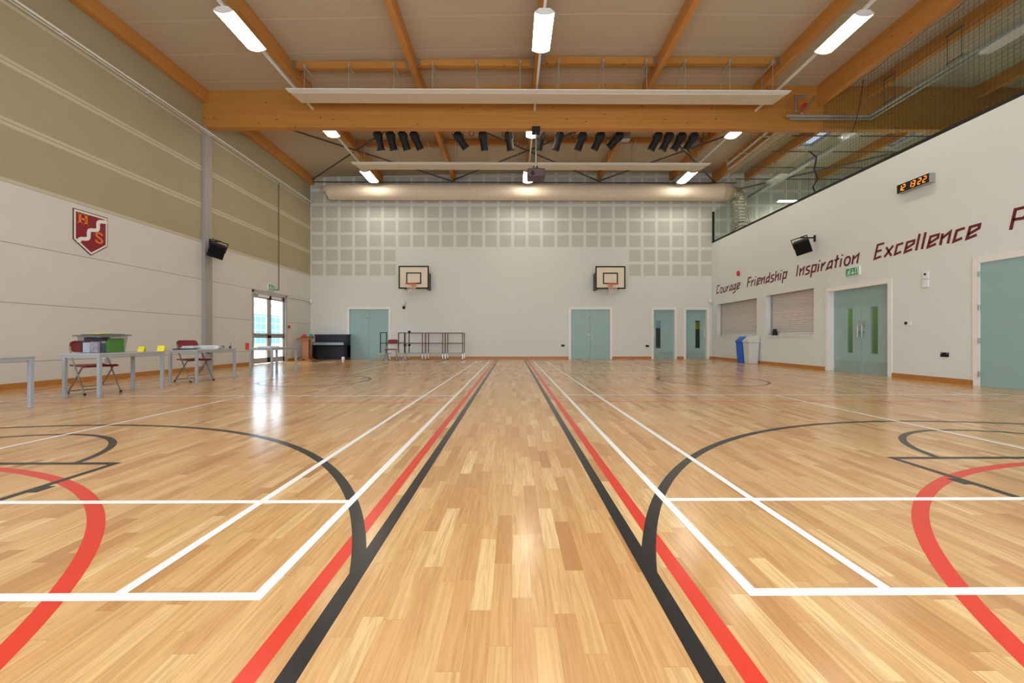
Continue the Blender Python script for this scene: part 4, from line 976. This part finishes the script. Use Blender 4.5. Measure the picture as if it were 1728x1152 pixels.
# ------------------------------------------------------------------ piano and lectern, cup
p = empty('piano', (-7.42, 16.42, 0)); tag(p, 'dark covered upright piano against the far wall', 'piano')
B(-.66, -.05, .08, .66, .3, 1.0).build('case', M['blackfab'], p, .02); B(-.68, -.08, .98, .68, .32, 1.03).build('lid', M['blackfab'], p, .01)
B(-.66, -.3, .56, .66, -.02, .72).build('keyboard_case', M['black'], p, .015); B(-.62, -.302, .6, .62, -.3, .7).build('key_slip', mat('grey_sheen', (150, 156, 164), .3, noise=.03), p)
for s in (-1, 1): B(s*.66, -.3, 0, s*.6, .3, .6).build('leg', M['black'], p, .008)
B(-.6, -.03, .0, .6, -.02, .56).build('lower_panel', M['blackfab'], p)
MB().tube([(.66, -.1, .95), (.78, -.1, .95), (.78, -.1, .88)], .02, 6).build('side_handle', M['black'], p)
l = empty('lectern', (-8.0, 15.55, 0)); tag(l, 'orange brown wooden lectern beside the piano', 'lectern')
B(-.13, -.1, .05, .13, .1, .86).build('post', M['wood'], l, .006)
b = MB(); b.prism([(-.36, -.2, 0), (.36, -.2, 0), (.12, -.2, .1), (-.12, -.2, .1)], (0, .06, 0)); b.prism([(-.36, .14, 0), (.36, .14, 0), (.12, .14, .1), (-.12, .14, .1)], (0, .06, 0)); b.box(-.06, -.2, .02, .06, .2, .07); b.build('base', M['wood'], l, .004)
m = Matrix.Translation((0, 0, .87)) @ Matrix.Rotation(.3, 4, 'X'); b = MB(); b.box(-.28, -.2, 0, .28, .2, .025, m); b.box(-.28, -.2, .025, .28, -.18, .05, m); b.build('reading_top', M['wood'], l, .004)
def pompom(x, m, lab, nm):
    b = MB()
    for k in range(26):
        a = random.uniform(0, 2*PI); e = random.uniform(-.2, 1.4); r = random.uniform(.05, .1); q = Vector((math.cos(a)*math.cos(e)*r, math.sin(a)*math.cos(e)*r, math.sin(e)*r*.9+.03)); b.cyl((0, 0, .0), q, .004, .024, n=5)
    o = b.build(nm, m); o.location = (x, 15.58, .93); tag(o, lab, 'flower', 'paper flowers on the lectern')
pompom(-8.12, M['pink'], 'pink paper flower on the lectern top', 'paper_flower'); pompom(-7.84, M['tealflower'], 'teal paper flower on the lectern top', 'paper_flower')
o = MB().lathe([(.05, 0), (.06, .04), (.06, .11), (.045, .13)], 14).build('cup', M['white'], smooth=True); o.location = (-6.72, 15.9, 0); tag(o, 'small cream cup on the floor by the piano', 'cup')
tag(MB().tube([(-7.3, 15.9, .008), (-7.45, 15.4, .008), (-7.6, 15.0, .008), (-7.35, 14.9, .008), (-7.2, 15.1, .008)], .008, 6).build('cable', M['black'], smooth=True), 'thin dark cable lying on floor before the piano', 'cable')

# ------------------------------------------------------------------ racks at the far wall
def make_rack(w=.68, d=.6):
    r = empty('storage_rack'); hw = w/2; t = .016
    for y in (-d/2, d/2):
        for x in (-hw, hw):
            B(x-t, y-t, .27, x+t, y+t, 1.1).build('post', M['maroon_metal'], r); B(x-t*.8, y-t*.8, .03, x+t*.8, y+t*.8, .27).build('leg', M['steel'], r)
            MB().cyl((x-.012, y, .025), (x+.012, y, .025), .025, n=12).build('castor', M['black'], r)
        for z, m, nm in ((1.08, 'maroon_metal', 'top_rail'), (.67, 'maroon_metal', 'middle_rail'), (.27, 'alu_paint', 'base_rail')):
            B(-hw, y-t, z-.014, hw, y+t, z+.014).build(nm, M[m], r)
    for x in (-hw, hw):
        for z, m in ((1.08, 'maroon_metal'), (.67, 'maroon_metal'), (.27, 'alu_paint')): B(x-t, -d/2, z-.012, x+t, d/2, z+.012).build('side_rail', M[m], r)
    return r
R = make_rack()
for i, (x, lab) in enumerate(((-3.89, 'maroon storage rack nearest the folding chair'), (-3.09, 'maroon storage rack, middle of the three'), (-2.3, 'maroon storage rack farthest from the folding chair'))):
    o = R if i == 0 else copy_tree(R); o.location = (x, 16.1, 0); tag(o, lab, 'rack', 'maroon storage racks by far wall')
def make_hoop():
    r = empty('upright_stand'); t = .015; hw = .12
    for s in (-1, 1): B(s*hw-t, -t, .27, s*hw+t, t, 1.1).build('post', M['black'], r); B(s*hw-t*.8, -t, .0, s*hw+t*.8, t, .27).build('leg', M['steel'], r)
    B(-hw, -t, 1.08, hw, t, 1.11).build('top_rail', M['black'], r); B(-hw, -t, .66, hw, t, .69).build('middle_rail', M['black'], r)
    B(-hw-.03, -.25, .25, hw+.1, .25, .28).build('base_tray', mat('cream_metal', (206, 196, 160), .5, noise=.03), r)
    for s in (-1, 1): B(s*hw-.012, .2, 0, s*hw+.012, .224, .25).build('leg', M['steel'], r); B(s*hw-.012, -.224, 0, s*hw+.012, -.2, .25).build('leg', M['steel'], r)
    return r
Hh = make_hoop(); Hh.location = (-5.12, 15.9, 0); tag(Hh, 'narrow upright stand in front of the left double door', 'stand', 'narrow upright stands')
o = copy_tree(Hh); o.location = (-4.5, 16.25, 0); tag(o, 'narrow upright stand between the folding chair and racks', 'stand', 'narrow upright stands')
for x, y, z in ((-.34, -.3, .6), (-.17, -.3, .6), (-.17, -.3, 1.12)):
    MB().lathe([(.02, -.05), (.05, -.035), (.055, 0), (.05, .035), (.02, .05)], 12, (x, y-.03, z)).cyl((x, y, z), (x, y-.03, z), .015).build('round_knob', M['black'], R)
# ------------------------------------------------------------------ bins
def make_bin(m, lidm):
    r = empty('recycling_bin'); d, w, h = .36, .36, .72     # x depth, y width
    def frus(x0, x1, y0, y1, z0, X0, X1, Y0, Y1, z1):
        return MB().add([(x0,y0,z0),(x1,y0,z0),(x1,y1,z0),(x0,y1,z0),(X0,Y0,z1),(X1,Y0,z1),(X1,Y1,z1),(X0,Y1,z1)], [(0,3,2,1),(4,5,6,7),(0,1,5,4),(1,2,6,5),(2,3,7,6),(3,0,4,7)])
    frus(-.14, .15, -.16, .16, 0, -.18, .18, -.19, .19, h).build('body', m, r, .02)
    b = MB(); b.prism([(-.195, -.2, h), (-.195, -.2, h+.06), (-.02, -.2, h+.22), (.19, -.2, h+.22), (.19, -.2, h)], (0, .4, 0)); b.build('hood', lidm, r, .015)
    m2 = Matrix.Translation((-.19, 0, h+.065)) @ Matrix.Rotation(-math.radians(42), 4, 'Y'); B(.02, -.15, 0, .2, .15, .008, mtx=m2).build('flap', lidm, r)
    return r
o = make_bin(M['blue'], M['blue']); o.location = (8.24, 14.12, 0); o.scale = (1, 1, .99); tag(o, 'blue recycling bin under the left serving hatch', 'bin', 'recycling bins')
o = make_bin(M['grey_bin'], M['grey_bin']); o.location = (8.24, 13.68, 0); tag(o, 'pale grey bin beside blue bin under serving hatch', 'bin', 'recycling bins')
